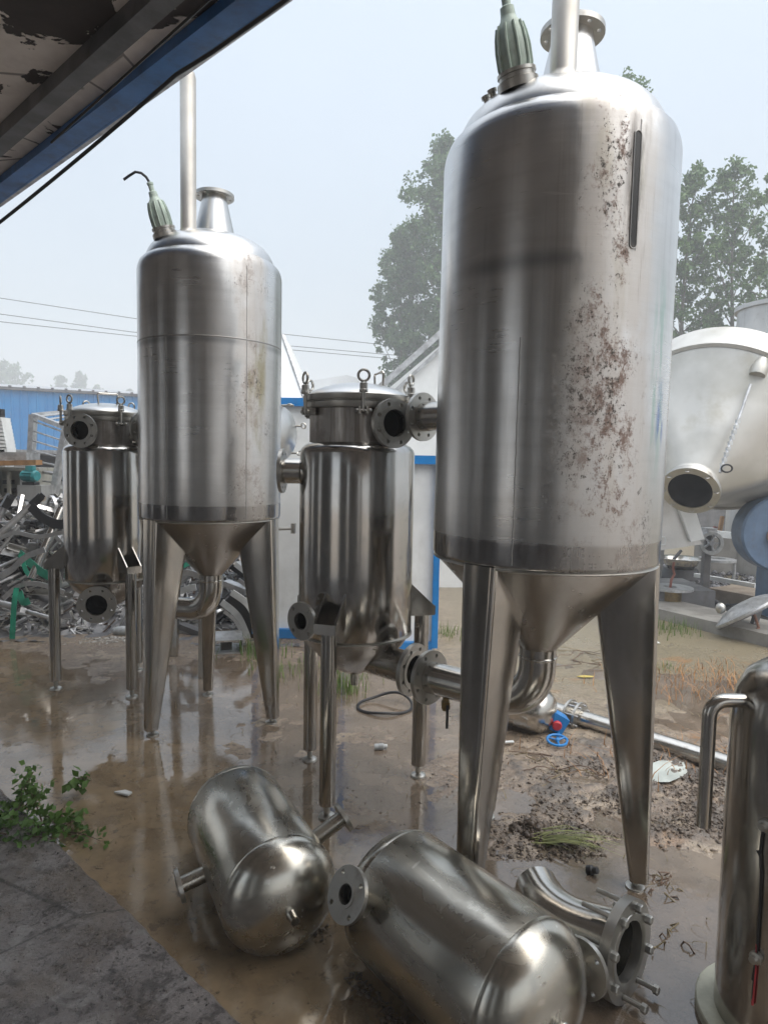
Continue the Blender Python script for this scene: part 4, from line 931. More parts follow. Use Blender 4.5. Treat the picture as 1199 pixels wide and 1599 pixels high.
for i in range(150):
    k=r.choice(['tube','tube','angle','angle','chan','bar','bar','plate','box','ring']); nm,fn,lab,cat=names[k]; q=r.choice([.6,.9,.9,1.3]); L_={'ring':.30,'plate':.20,'box':.22}.get(k,.52)*q; mi=r.choice([0,1,3,0,3,2,6,8,0,1]); key=(k,round(L_,2),mi)
    if key not in protos:
        me=fn(L_).mesh(nm); me.materials.append(mats[mi]); protos[key]=me
    for _ in range(60):
        x=r.uniform(-4.0,-2.8) if r.random()<.68 else r.uniform(-2.05,-1.1); y=r.uniform(5.6,6.9); h=mound(x,y)
        if h>.04: break
    o=bpy.data.objects.new(nm,protos[key]); C.objects.link(o); o.location=(x,y,h+.03)
    o.rotation_euler=(r.gauss(PI/2,.45),r.gauss(0,.4),r.uniform(0,2*PI))
    noun={'tube':'round tube','angle':'angle profile','chan':'folded channel','plate':'sheet offcut','bar':'square bar','ring':'flat ring','box':'folded tray'}[k]
    wh=('top of' if h>.62 else 'high on' if h>.5 else 'halfway up' if h>.3 else 'low on')+' the heap'+('' if x<-2.7 else ' behind the second tank')+(', toward its rear' if y>6.4 else '')
    lab=('short ' if q<.8 else 'long ' if q>1 else '')+adj[mi]+' '+noun+' '+wh
    ax_=o.rotation_euler.to_matrix()@Vector((0,0,1)); el_=abs(ax_.z)
    for ex in ('',' lying flat' if el_<.35 else ' tilted up',' crosswise' if abs(ax_.x)>abs(ax_.y) else ' pointing outward'):
        if lab in cnt and ex: lab=lab+ex
    if lab in cnt: lab=lab+' by the cabinet' if x<-3.4 else lab+' nearest the filter' if x<-2.7 else lab+' near the rails'
    cnt[lab]=1
    tag(o,lab,cat,'loose pieces in the scrap heap')
# singled out scrap
def lbar(name,lab,cat,p,q,rr,mat,seg=14,clamp=False):
    t=thing(name,lab,cat,(0,0,0)); part('tube',MB().tube([p,q],rr,seg,False),mat,t)
    if clamp:
        d=(q-p).normalized(); part('clamp',MB().bar(q-d*.02,q+d*.10,.12,.07).bar(q+d*.08,q+d*.12,.20,.05),M_black,t)
    return t
lbar('conveyor_leg','bright aluminium tube with a black clamp at its upper end, leaning right across the heap','tube',at(-30,862,5.9),at(52,786,6.1),.030,M_alu,clamp=True)
lbar('conveyor_leg','bright aluminium tube with black clamp cut off by the left picture edge','tube',at(-22,845,6.1),at(8,790,6.2),.030,M_alu,clamp=True)
lbar('steel_post','grey round post leaning in front of the heap beside the green straps','post',at(50,905,5.75),at(96,795,6.1),.040,M_pipe,20)
lbar('thin_tube','thin aluminium tube crossing below the clamped tube','tube',at(-15,880,5.85),at(30,820,6.0),.014,M_alu)
lbar('thin_tube','short pale tube low in the heap pointing at the left filter vessel','tube',at(42,955,5.6),at(88,968,5.55),.020,M_alu)
lbar('thin_tube','long grey tube lying at the foot of the heap','tube',at(-30,935,5.7),at(24,948,5.65),.03,M_galv)
def ribbon(name,lab,cat,P,wd,th,mat,up=(0,1,0)):
    mb=MB(); n_=len(P); v=[]
    for i,p in enumerate(P):
        T=(P[min(i+1,n_-1)]-P[max(i-1,0)]).normalized(); b=T.cross(Vector(up)).normalized()*wd/2; a_=b.cross(T).normalized()*th/2
        v+=[p+b+a_,p-b+a_,p-b-a_,p+b-a_]
    f=[(0,1,2,3),tuple(4*(n_-1)+k for k in(3,2,1,0))]
    for i in range(n_-1):
        for k in range(4): f.append((4*i+k,4*i+(k+1)%4,4*i+4+(k+1)%4,4*i+4+k))
    mb.add(v,f); return single(name,mb,mat,lab,cat)
ribbon('black_belt','curved black rubber belt hanging behind the left filter vessel','belt',crv([at(48,790,6.05),at(66,808,6.0),at(88,818,5.95),at(114,818,5.95)],8),.085,.012,M_black)
ribbon('green_strap','wide curved green plastic strap, upper one in the heap','strap',crv([at(30,864,5.9),at(48,880,5.8),at(64,893,5.75),at(86,905,5.7)],8),.07,.006,M_green)
ribbon('green_strap','green plastic strap hanging down to the ground at the foot of the heap','strap',crv([at(26,918,5.55),at(22,945,5.5),at(19,998,5.45)],6),.045,.006,M_green)
ribbon('green_strap','short green strap folded beside the leaning grey post','strap',crv([at(33,865,5.85),at(40,890,5.8),at(52,905,5.75)],8),.04,.006,M_green)
ribbon('green_strap','green strap piece below the leaning post','strap',crv([at(30,925,5.6),at(36,940,5.55),at(46,938,5.55)],8),.06,.006,M_green)
ribbon('green_strap','green strap seen between the legs of the second tank','strap',crv([at(274,890,6.0),at(290,882,6.0),at(306,876,6.1)],8),.04,.006,M_green)
for i,(pp,lab) in enumerate([([(346,940),(370,960),(384,988),(387,1000)],'inner white curved guide rail lying between the legs of the second tank'),([(362,925),(388,945),(402,975),(407,998)],'outer white curved guide rail lying between the legs of the second tank'),([(276,925),(295,919),(306,917)],'short white curved rail seen above the outlet elbow of the second tank')]):
    ribbon('guide_rail',lab,'guide rail',crv([at(x,y,5.65-.05*i) for x,y in pp],8),.055,.02,M_paper)
ribbon('black_guide','black curved strip between the two white guide rails','strip',crv([at(x,y,5.66) for x,y in [(358,932),(378,955),(392,982),(396,1002)]],8),.10,.015,M_black)
for i,(p,q,w_,mt,lab) in enumerate([((352,910),(400,928),.10,M_galv,'wide grey channel lying above the white guide rails'),((370,880),(402,905),.06,M_white,'pale folded profile sloping above the guide rails'),((275,915),(302,888),.05,M_galv,'grey profile sloping up behind the cone of the second tank'),((278,975),(342,1000),.09,M_beam,'dark long tray at the foot of the heap behind the elbow'),((275,985),(345,1008),.04,M_galv,'grey edge rail along the dark tray')]):
    single('metal_profile',MB().bar(at(*p,5.8),at(*q,5.7),w_,.05),mt,lab,'metal profile')
t=thing('hollow_channel','short grey box channel with dark open end lying by the grass tuft','box channel',gr(357,1003,.06)); t.rotation_euler=(0,0,.25)
for c,sz in(((0,0,-.055),(.22,.30,.006)),((0,0,.055),(.22,.30,.006)),((-.11,0,0),(.006,.30,.104)),((.11,0,0),(.006,.30,.104))): part('side',MB().box(c,sz),M_galv,t)
part('inside_shade',MB().box((-.02,-.12,0),(.09,.02,.06)),M_dark,t)  # dark block painting the shade within the hollow end

# ---------------------------------------------------------------- white cabins and hoods behind the middle filter
def cabin(label,x0,x1,Yf,zt,depth,rail=.07):
    t=thing('white_cabin',label,'cabin',(x0,Yf,0)); w_=x1-x0
    n_=max(1,int(round(w_/1.0)))
    for i in range(n_):
        part('wall_panel',MB().box((w_*(i+.5)/n_,.03,zt/2),(w_/n_-.006,.05,zt-.02)),M_white,t)
    part('side_wall',MB().box((w_-.03,depth/2+.06,zt/2),(.05,depth,zt-.02)),M_white,t); part('side_wall',MB().box((.03,depth/2+.06,zt/2),(.05,depth,zt-.02)),M_white,t)
    part('top_trim',MB().box((w_/2,0,zt),(w_+.02,.10,rail)),M_blue,t); part('bottom_trim',MB().box((w_/2,0,.05),(w_-.04,.09,.08)),M_blue,t)
    for x in(0,w_): part('corner_post',MB().box((x,0,zt/2),(.05,.10,zt-.09)),M_blue,t)
    part('roof',MB().box((w_/2,depth/2+.1,zt+.01),(w_,depth,.04)),M_white,t); return t
xa=at(400,800,5.7).x; xb=at(520,800,5.7).x; cabin('taller white panel cabin with blue trim behind the left side of the middle filter vessel',xa,xb,5.7,at(455,628,5.7).z,2.0)
xc=at(684,900,5.35).x; cabin('lower white panel cabin with blue trim and blue corner post behind the large tank leg',xb+.12,xc-.02,5.35,at(660,718,5.35).z,1.6)
# pyramid hood on the taller cabin, gabled white housing behind the lower one
zc=at(455,628,5.7).z+.05
t=thing('white_hood','white pyramid shaped hood rising above the taller cabin beside the second tank','hood',(0,0,0))
ap=at(442,524,6.4); b1=at(486,592,6.4); yb=6.4
mb=MB(); v=[(ap.x-.9,5.95,zc),(b1.x,5.95,zc),(b1.x,7.3,zc),(ap.x-.9,7.3,zc),(ap.x-.5,6.4,ap.z),(ap.x,6.4,ap.z),(ap.x,6.9,ap.z),(ap.x-.5,6.9,ap.z)]
mb.add(v,[(0,1,5,4),(1,2,6,5),(2,3,7,6),(3,0,4,7),(4,5,6,7)]); part('shell',mb,M_white,t,ang=0)
part('edge_strip',MB().bar(Vector(v[1])-Vector((0,.01,0)),Vector(v[5])-Vector((0,.01,0)),.03,.03),M_galv,t)
single('flat_duct',MB().prism([(at(478,600,5.9).x,zc),(at(560,600,5.9).x,zc),(at(560,600,5.9).x,at(545,588,5.9).z),(at(540,580,5.9).x,at(540,583,5.9).z),(at(484,590,5.9).x,at(484,592,5.9).z)],-.9,0,Matrix.Translation((0,6.0,0))@Matrix.Rotation(PI/2,4,'X')),M_white,'low flat white duct on the cabin roof behind the filter lid','duct')
t=thing('gabled_housing','white housing with a steep sloping roof edge and rail, left of the largest tank','machine housing',(0,0,0))
Yg=8.2; P=[at(600,612,Yg),at(700,528,Yg),at(760,560,Yg)]
f=[(P[0].x-.1,0),(P[2].x,0),(P[2].x,P[1].z-.1),(P[1].x,P[1].z),(P[0].x,P[0].z),(P[0].x-.1,P[0].z-.25)]
part('housing',MB().prism(f,-1.4,0,Matrix.Translation((0,Yg,0))@Matrix.Rotation(PI/2,4,'X')),M_white,t,ang=0)
part('edge_rail',MB().bar(P[0]+Vector((-.05,-.05,.06)),P[1]+Vector((-.05,-.05,.10)),.03,.07),M_galv,t); part('edge_rail',MB().bar(P[0]+Vector((.1,-.05,-.02)),P[1]+Vector((.05,-.05,.0)),.03,.04),M_galv,t)

# ---------------------------------------------------------------- hopper, silo, fan and clutter on the right
def hop_mat():
    m=NT('dented_pale_steel'); n_=m.noise(1.1,2,.4); n2=m.noise(2,4,.55)
    c=m.mix(m.rng(n2,.35,.7),(.60,.59,.555),(.46,.45,.41)); c=m.mix(m.math('MULTIPLY',m.rng(m.noise(2.2,5,.6,loc=(3,3,3),sc3=(1,1,1)),.56,.74),.5),c,(.36,.33,.25))
    m.P(Base_Color=c,Metallic=.5,Roughness=.42,Normal=m.bump(n_,.45,.12)); return m.m
M_hop=hop_mat()
O=at(1078,764,6.3); ax=Vector((-.50,-.66,-.56)).normalized(); bk=-ax
t=thing('cone_hopper','huge dented pale steel cone hopper with an open ringed mouth pointing down','hopper',(0,0,0))
M=frame(O,bk)
mb=MB().lathe([(.225,-.02),(.225,.10),(.235,.115)]+[(.235+.755*i/9,.115+.93*i/9) for i in range(1,10)],M,96)
for i,v in enumerate(mb.v):    # hammered dents
    vv=Vector(v); L_=M.inverted()@vv; th=math.atan2(L_.y,L_.x); q=(L_.z-.115)/.93
    if 0<q<1:
        k=4*q*(1-q); r_=Vector((L_.x,L_.y,0)); f=1+k*(-.075*abs(math.sin(2.5*th+.6))**1.5+.02*math.sin(7*th+4*q)); mb.v[i]=tuple(M@Vector((L_.x*f,L_.y*f,L_.z)))
part('cone',mb,M_hop,t,None,70)
part('seam_ring',MB().lathe([(.985,1.03),(1.02,1.04),(1.02,1.06),(1.0,1.07)],M,96),M_hop,t)
mb=MB().lathe([(.99,1.045),(1.0,1.055),(1.0,1.46),(.99,1.47)],M,96); part('band',mb,M_hop,t)
mb=MB().lathe([(.99,1.47),(.92,1.60),(.6,1.95),(.3,2.25),(0,2.27)],M,72); part('back_cone',mb,M_hop,t)
mb=MB().lathe([(.20,-.03),(.265,-.03),(.27,-.02),(.27,.01),(.26,.02),(.225,.02)],M,48); rg=part('mouth_ring',mb,M_dull,t)
for k in range(8):
    a_=2*PI*k/8; u=Vector((.235*math.cos(a_),.235*math.sin(a_),-.04)); mb=MB().tube([M@(u+Vector((.018*math.cos(q),.018*math.sin(q)*.3,-.018*math.sin(q)))) for q in [2*PI*i/10 for i in range(10)]],.004,5,closed=True); part('eye',mb,M_galv,rg)
part('mouth_shade',MB().lathe([(.20,-.02),(.20,.12),(.30,.5),(.30,.8),(0,.8)],M,40),M_dark,t)  # added near-black tube, paints the shade deep in the mouth
# ladder seam with rod
s0=at(1124,738,6.02); s1=at(1172,600,6.25)
part('seam_rod',MB().tube([s0,s1],.014,8),M_galv,t)
for i in range(9):
    part('seam_lug',MB().box(s0.lerp(s1,.08+i*.062),(.03,.04,.035)),M_paper,t)
part('rod_bracket',MB().lathe([(0,-.08),(.07,-.08),(.08,0),(.05,.1),(0,.11)],frame(at(1186,575,6.3),s1-s0),20),M_hop,t)
part('rod_loop',MB().tube([s0+Vector((.05*math.cos(q)+.05,-.02,.035*math.sin(q)+.04)) for q in [2*PI*i/14 for i in range(14)]],.008,6,closed=True),M_black,t)
hc=O+bk*1.25
for sx in(-.9,.9): part('stand_leg',MB().bar(Vector((hc.x+.6+sx*.8,hc.y+1.2,0)),Vector((hc.x+.6+sx*.8,hc.y+.9,hc.z)),.16,.16),M_galv,t)
t=thing('steel_silo','tall pale steel silo with rolled top rim, behind the cone hopper','silo',(at(1225,490,9.8).x,9.8,0))
zt=at(1170,462,9.2).z; part('shell',MB().lathe([(.62,0),(.62,zt-.04),(.66,zt-.04),(.66,zt+.02),(.60,zt+.03),(.3,zt+.08),(0,zt+.1)],None,64),M_grey,t)
part('lower_collar',MB().lathe([(.625,zt-.72),(.68,zt-.70),(.68,zt-.64),(.625,zt-.62)],None,64),M_beam,t)
# chute
t=thing('steel_chute','boxy grey steel chute with a pale slanted strip below the hopper mouth','chute',(0,0,0))
Yc=7.0; f=[(q.x,q.z) for q in (at(1015,862,Yc),at(1096,850,Yc),at(1068,786,Yc),at(1015,760,Yc))]
part('body',MB().prism(f,-.8,0,Matrix.Translation((0,Yc,0))@Matrix.Rotation(PI/2,4,'X')),M_grey,t,ang=0)
f=[(q.x,q.z) for q in (at(1079,846,Yc-.05),at(1100,842,Yc-.05),at(1084,790,Yc-.05),at(1057,786,Yc-.05))]
part('slanted_strip',MB().prism(f,-.1,0,Matrix.Translation((0,Yc-.05,0))@Matrix.Rotation(PI/2,4,'X')),M_white,t,ang=0)
part('base_box',MB().box((at(1056,880,7.2).x,7.45,.12),(.75,.8,.24)),M_beam,t)
part('handle',MB().tube([at(1029,838,6.95),at(1037,838,6.95),at(1039,842,6.95),at(1038,850,6.95),at(1030,851,6.95)],.008,6),M_paper,t)
# dark wall far behind
t=thing('dark_workshop','dim workshop wall with pale barred window far behind the hopper','building',(0,0,0))
Yd=15.; xl=at(1050,800,Yd).x; part('wall',MB().box((xl+3,Yd+.1,1.0),(6,.2,2.0)),M_beam,t)
wx0=at(1148,790,Yd).x
part('window',MB().box((wx0,Yd-.03,at(1148,803,Yd).z),(.32,.04,.55)),M_white,t)
for i in range(4): part('window_bar',MB().box((wx0-.12+.08*i,Yd-.07,at(1148,803,Yd).z),(.015,.02,.55)),M_beam,t)
for i,(x,y0,y1,mt,lab) in enumerate([(1113,822,852,M_red,'dark red thin post behind the hopper'),(1124,806,846,M_wood,'brown leaning post behind the hopper'),]):
    p=at(x+4,y0,10.5);q=at(x-6,y1+15,10.5);q.z=max(0,q.z); single('post',MB().bar(q,p,.05,.05),plain('faded_red',(.22,.06,.05)) if i==0 else M_wood,lab,'post')
p=at(1105,832,9.5);q=at(1160,838,9.3); single('pale_beam',MB().bar(p,q,.09,.09),M_paper,'pale square beam lying level behind the small wheel','beam')
single('beam_block',MB().box((at(1130,850,9.6).x,9.75,.28),(.6,.25,.56)),M_conc,'low grey block under the pale beam','concrete block')
# blue fan casing
c=at(1212,832,6.9); t=thing('blue_fan','blue grey round fan casing with pink rimmed port at the right edge','fan',c)
M=frame((0,0,0),(-.15,-1,0)); part('casing',MB().lathe([(0,-.16),(.38,-.16),(.40,-.14),(.40,.14),(.38,.16),(0,.16)],M,56),M_fan,t)
part('port',MB().lathe([(.075,.15),(.085,.20),(.10,.20),(.10,.15)],Matrix.Translation((-.06,-.0,-.02))@M,28),plain('pinkish_ring',(.45,.30,.24)),t); part('port_inside',MB().lathe([(0,.163),(.076,.163)],Matrix.Translation((-.06,-.0,-.02))@M,24),plain('port_red',(.12,.03,.03)),t)
part('foot',MB().box((.05,.0,-c.z/2-.15),(.3,.3,max(.1,c.z-.3))),M_fan,t)
# pan, ring plate on stand, caster wheel, discs
c=gr(1062,895,.12)
t=thing('steel_basin','shallow shiny steel basin on a dark rubber ring below the chute','basin',(c.x,c.y,0))
part('bowl',MB().lathe([(0,.20),(.14,.205),(.20,.25),(.235,.33),(.29,.34),(.292,.332),(.24,.318),(.21,.24),(.15,.19),(0,.185)],None,44),M_pipe,t)
part('support_ring',MB().lathe([(.16,.02),(.24,.02),(.26,.06),(.24,.12),(.22,.19),(.17,.19)],None,36),M_black,t); part('stick',MB().bar((-.12,-.02,.30),(.02,.05,.43),.03,.03),M_black,t)
c=gr(1118,905,.0); t=thing('ring_stand','round plate with a central hole on three thin legs, on the coal patch','stand',(c.x,c.y,0)); zz=.27
part('plate',MB().lathe([(.11,zz),(.25,zz),(.25,zz+.03),(.11,zz+.035),(.11,zz)],None,40),M_galv,t)
for a_ in(210,330,90): part('leg',MB().tube([(.22*math.cos(R(a_)),.22*math.sin(R(a_)),zz),(.22*math.cos(R(a_)),.22*math.sin(R(a_)),0)],.022,8),M_galv,t)
c=at(1110,848,7.9); t=thing('caster_wheel','small grey spoked trolley wheel behind the ring stand','wheel',c); M=frame((0,0,0),(-.1,-1,0))
part('tyre',MB().lathe([(.10,-.03),(.14,-.03),(.15,0),(.14,.03),(.10,.03),(.10,-.03)],M,32),M_cast,t); part('hub',MB().lathe([(0,.035),(.03,.035),(.035,-.03),(0,-.03)],M,16),M_galv,t)
for k in range(5): a_=2*PI*k/5; part('spoke',MB().bar(M@Vector((.02*math.cos(a_),.02*math.sin(a_),0)),M@Vector((.11*math.cos(a_),.11*math.sin(a_),0)),.03,.02),M_galv,t)
part('fork',MB().box((0,.06,.14),(.12,.16,.08)),M_galv,t); part('frame_foot',MB().bar((0,.1,.12),(0,.1,-c.z),.08,.08),M_beam,t)
# concrete curb and recess
ca=gr(985,958); cb=gr(1260,1028); d=(cb-ca).normalized(); nrm=Vector((-d.y,d.x,0))
t=thing('concrete_kerb','long low concrete kerb with round plates on it, right of the largest tank','kerb',(0,0,0))
mb=MB().bar(ca+nrm*.35+Vector((0,0,.06)),cb+nrm*.35+Vector((0,0,.06)),.14,.7) if False else MB().box((0,0,0),(1,1,1))
mb=MB(); Mk=Matrix(((d.x,nrm.x,0,ca.x),(d.y,nrm.y,0,ca.y),(0,0,1,0),(0,0,0,1))); Lk=(cb-ca).length
mb.box((Lk/2,.28,.055),(Lk,.56,.13),Mk); part('block',mb,M_conc,t)
part('back_block',MB().box((Lk/2,1.55,.09),(Lk,.5,.18),Mk),M_wood if False else plain('brownish_concrete',(.26,.21,.16),.8),t)
part('trench',MB().box((Lk/2,.93,.012),(Lk,.72,.02),Mk),M_dark,t)
cp=gr(1045,935,.13); t=thing('valve_plate','flat round plate on a short pipe with a rusty rod, standing on the kerb','plate',(cp.x,cp.y,.12))
part('pipe',MB().lathe([(.13,0),(.13,.12),(.11,.12),(.11,0)],None,28),M_brass,t); part('plate',MB().lathe([(.07,.12),(.24,.12),(.24,.145),(.07,.145),(.07,.12)],None,40),M_galv,t)
part('rod',MB().tube([(.0,.0,.1),(.01,.0,.22),(.05,.02,.28),(.02,.0,.36),(.03,0,.42)],.014,8),plain('rust',(.20,.07,.05)),t)
cp=gr(1168,955,.26); t=thing('tilted_lid','round dished lid lying tilted on the kerb with rusty fittings','lid',(cp.x,cp.y,cp.z)); M=frame((0,0,0),(-.42,.35,.75))
part('dish',MB().lathe([(.30,-.02),(.31,-.01),(.31,.01),(.29,.02),(.2,.07),(.1,.095),(0,.10)],M,44),M_galv,t); part('clamp_ring',MB().lathe([(.285,-.03),(.30,-.03),(.30,-.02),(.285,-.02),(.285,-.03)],M,40),M_green if False else M_beam,t)
part('rod',MB().tube([M@Vector((.05,.05,-.02)),M@Vector((.02,.0,-.16)),M@Vector((.10,-.1,-.22))],.014,8),plain('rust2',(.22,.10,.06)),t); part('clamp',MB().ball((-.24,.03,.02),.045,(1,1,1.2),12),M_dull,t)
part('prop',MB().bar((.12,.1,-.14),(.15,.1,.0),.05,.05),M_beam,t)
p=at(1040,905,6.6);q=at(1098,912,6.55); 
single('white_profile',MB().bar(gr(1018,897,.06),gr(1060,899,.06),.05,.05),M_paper,'short white profile lying behind the round valve plate','metal profile')
single('white_profile',MB().bar(gr(1085,898,.2),gr(1180,915,.2),.05,.05),M_paper,'long white profile lying along the back of the trench','metal profile')
single('white_profile',MB().bar(gr(1148,858,.1),gr(1185,868,.1),.06,.05),M_paper,'white bar lying on the coal patch by the fan','metal profile')
# coal gravel
r2=np.random.default_rng(12); n_=5200
px=gr(1110,880); P=np.stack([r2.uniform(3.0,7.5,n_),r2.uniform(7.2,11.0,n_),r2.uniform(0.0,.05,n_)],1)
def lumps(name,P,smin,smax,mat,seed,flat=.7):
    r=np.random.default_rng(seed); base=np.array([(1,0,0),(-1,0,0),(0,1,0),(0,-1,0),(0,0,1),(0,0,-1)],float); FF=np.array([(0,2,4),(2,1,4),(1,3,4),(3,0,4),(2,0,5),(1,2,5),(3,1,5),(0,3,5)])
    n_=len(P); s=(smin+(smax-smin)*r.random(n_)**3.2)[:,None,None]; V=base[None]*(.45+.9*r.random((n_,6,1)))+r.normal(size=(n_,6,3))*.22
    th=r.random(n_)*2*PI; c,s2=np.cos(th),np.sin(th); Rm=np.zeros((n_,3,3)); Rm[:,0,0]=c;Rm[:,0,1]=-s2;Rm[:,1,0]=s2;Rm[:,1,1]=c;Rm[:,2,2]=flat
    V=np.einsum('nij,nkj->nki',Rm,V)*s+P[:,None,:]
    F=(FF[None]+np.arange(n_)[:,None,None]*6).reshape(-1,3); return link(name,np_mesh(name,V.reshape(-1,3),F),mat)
def lump_mat(name,a,b):
    m=NT(name); g=m.n('ShaderNodeNewGeometry').outputs['Random Per Island']; c=m.mix(g,a,b); m.P(Base_Color=c,Roughness=m.rng(g,0,1,.3,.6),Normal=m.bump(m.noise(80,3),.4,.006)); return m.m
tag(lumps('coal_gravel',P,.02,.06,lump_mat('coal',(.02,.02,.024),(.20,.20,.21)),3),'dark coal like gravel spread behind the kerb','gravel',kind='stuff')

# ---------------------------------------------------------------- mud, litter, plants
def scatter(cx,cy_,rx,ry,n_,seed,rz=0,clus=0):
    r=np.random.default_rng(seed); a=r.normal(size=(n_,2))*.5; c,s=math.cos(rz),math.sin(rz)
    x=cx+a[:,0]*rx*c-a[:,1]*ry*s; y=cy_+a[:,0]*rx*s+a[:,1]*ry*c
    if clus: k=fbm(x,y,5.5,300,4)+.25*r.normal(size=n_)*.5>.02; x=x[k]; y=y[k]
    return np.stack([x,y,height(x,y)],1)
M_clod=lump_mat('wet_mud_clods',(.08,.06,.044),(.155,.122,.094))
tag(lumps('mud_clods',np.concatenate([scatter(1.35,3.0,.75,.55,17000,1,0,1),scatter(.78,2.62,.36,.18,1900,2),scatter(.70,2.50,.40,.08,1100,3,.1),scatter(1.7,2.75,.5,.25,900,4),scatter(.1,2.95,.7,.25,160,5),scatter(-.15,2.05,.25,.25,220,6),scatter(-1.2,3.05,.4,.25,220,9)]),.002,.0125,M_clod,8),'dark wet mud clods strewn over the yard round the largest tank','mud clods',kind='stuff')
def pebble():
    return np.concatenate([scatter(-.2,2.9,1.6,1.4,900,21),scatter(2.2,5.0,2.0,1.3,700,22)])
tag(lumps('grit',pebble(),.002,.010,lump_mat('grit_stones',(.05,.04,.03),(.30,.27,.23)),9),'fine grit and pebbles scattered over the wet ground','grit',kind='stuff')
rr_=np.random.default_rng(77); n_=1500; tt=rr_.uniform(-2.2,1.2,n_); nn=.36+.9*rr_.random(n_)**1.3
P=np.stack([E0.x+EDIR.x*tt+EIN.x*nn,E0.y+EDIR.y*tt+EIN.y*nn,np.full(n_,.036)],1)
tag(lumps('slab_grit',P,.0015,.007,lump_mat('slab_grit_stones',(.03,.027,.025),(.22,.2,.19)),10),'dark grit lying on the concrete slab','grit',kind='stuff')
mp=gr(832,1290,.03)
rb=np.random.default_rng(3); q=rb.random(420)**.5; a_=rb.random(420)*2*PI
P=np.stack([mp.x+q*.085*np.cos(a_),mp.y+q*.065*np.sin(a_),.004+.06*(1-q)*(.5+.5*rb.random(420))],1)
o=lumps('mud_heap',P,.006,.026,M_clod,77,.8); tag(o,'dark crumbly lump of mud in front of the largest tank, beside the flattened grass','mud heap',kind='stuff')
M_pale=leaf_mat('pale_grass',(.30,.31,.13),(.17,.22,.07)); M_grass=leaf_mat('grass_blades',(.10,.17,.04),(.16,.20,.06)); M_weed=leaf_mat('weed_leaves',(.12,.22,.05),(.07,.14,.035)); M_dry=plain('dry_stalk',(.20,.16,.09),.7); M_stalk=plain('reddish_stalk',(.12,.075,.05),.6)
def blades(P,H_,seed,spread_=.35,wd=.004,direc=None):
    r=np.random.default_rng(seed); V=[];F=[]
    for p in P:
        a_=r.uniform(0,2*PI); d=np.array([math.cos(a_),math.sin(a_),0])*spread_*r.random() if direc is None else np.array(direc)*(.7+.5*r.random())+np.array([*r.normal(size=2)*.12,r.random()*.12])
        h=H_*(.5+.7*r.random()); s=np.array([-d[1],d[0],0]); s=s/(np.linalg.norm(s)+1e-6)*wd*(.6+.8*r.random()); b=len(V)
        for k in range(4):
            q=k/3; c=np.array(p)+d*h*q*q*1.4+np.array([0,0,h*q*(1-.25*q) if direc is None else h*.25*math.sin(q*2.4)]) if direc is None else np.array(p)+d*h*q+np.array([0,0,h*.16*math.sin(q*2.6)])
            V+= [c-s*(1-q*.9),c+s*(1-q*.9)]
        for k in range(3): F.append((b+2*k,b+2*k+1,b+2*k+3,b+2*k+2))
    return V,F
def tuft(label,c,rad,n_,H_,seed,mat=None,**k):
    r=np.random.default_rng(seed); P=[(c.x+r.normal()*rad*.5,c.y+r.normal()*rad*.5,float(height(np.array([c.x]),np.array([c.y]))[0])-.004) for _ in range(n_)]
    V,F=blades(P,H_,seed,**k); return tag(link('grass_tuft',np_mesh('grass_tuft',V,F),mat or M_grass),label,'grass','grass tufts in the yard','stuff')
tuft('grass tuft growing beside the foot of the second tank near the guide rails',gr(405,1020),.22,150,.17,1)
tuft('grass tuft growing behind the legs of the middle filter vessel',gr(533,1078),.16,150,.16,2)
tuft('thin low grass strip along the blue bottom trim of the white cabin',gr(470,1045),.35,120,.10,3)
tuft('grass tuft at the foot of the concrete kerb beside the largest tank',gr(1035,985),.30,220,.15,4)
tuft('grass tuft at the foot of the kerb near the picture edge',gr(1195,998),.18,120,.14,5)
tuft('small grass patch under the drain stub of the middle filter vessel',gr(560,1050),.3,90,.08,6)
tuft('low grass by the blue corner post of the lower cabin',gr(700,990),.25,110,.09,7)
tuft('small green sprout on the yellowish mud behind the kerb tuft',gr(1045,1045),.08,30,.06,8)
tuft('flattened pale green grass bunch lying in the mud before the largest tank',gr(845,1318),.05,46,.26,9,mat=M_pale,direc=(.95,-.32,0),wd=.0035)
tuft('uprooted grass sprig lying against the right foot of the largest tank',gr(985,1398),.04,26,.10,10,direc=(-.15,-.85,0))
# leafy weed at the slab corner
wb=gr(8,1290); t=thing('leafy_weed','leafy green weed with reddish stems growing at the slab edge','weed',(wb.x,wb.y,0))
pts=[];rw=np.random.default_rng(41)
for i in range(22):
    a_=rw.uniform(0,2*PI); L_=rw.uniform(.10,.34); el_=rw.uniform(.25,1.2); d=Vector((math.cos(a_)*math.cos(el_),math.sin(a_)*math.cos(el_),math.sin(el_))); b=Vector((rw.normal()*.09,rw.normal()*.07,.0))
    P=[b+d*L_*q-Vector((0,0,.22*L_*q*q)) for q in [k/7 for k in range(8)]]
    part('stem',MB().tube(P,[.004*(1-.7*k/7) for k in range(8)],5),M_stalk,t)
    for q in range(2,8):
        for s_ in range(7): pts.append(np.array(P[q])+rw.normal(size=3)*.020)
leaves('foliage',np.array(pts),.026,M_weed,t,5,.2)
wb=gr(92,1300); t=thing('low_weed','small low weed with few leaves growing at the slab edge','weed',(wb.x,wb.y,0)); pts=[]
for i in range(7):
    a_=2*PI*i/7; P=[Vector((math.cos(a_)*.09*q,math.sin(a_)*.09*q,.05*math.sin(q*2))) for q in [k/5 for k in range(6)]]; part('stem',MB().tube(P,.0025,5),M_stalk,t); pts+=[np.array(P[k])+rw.normal(size=3)*.012 for k in(2,3,4,5) for _ in range(4)]
leaves('foliage',np.array(pts),.035,M_weed,t,6,.2)
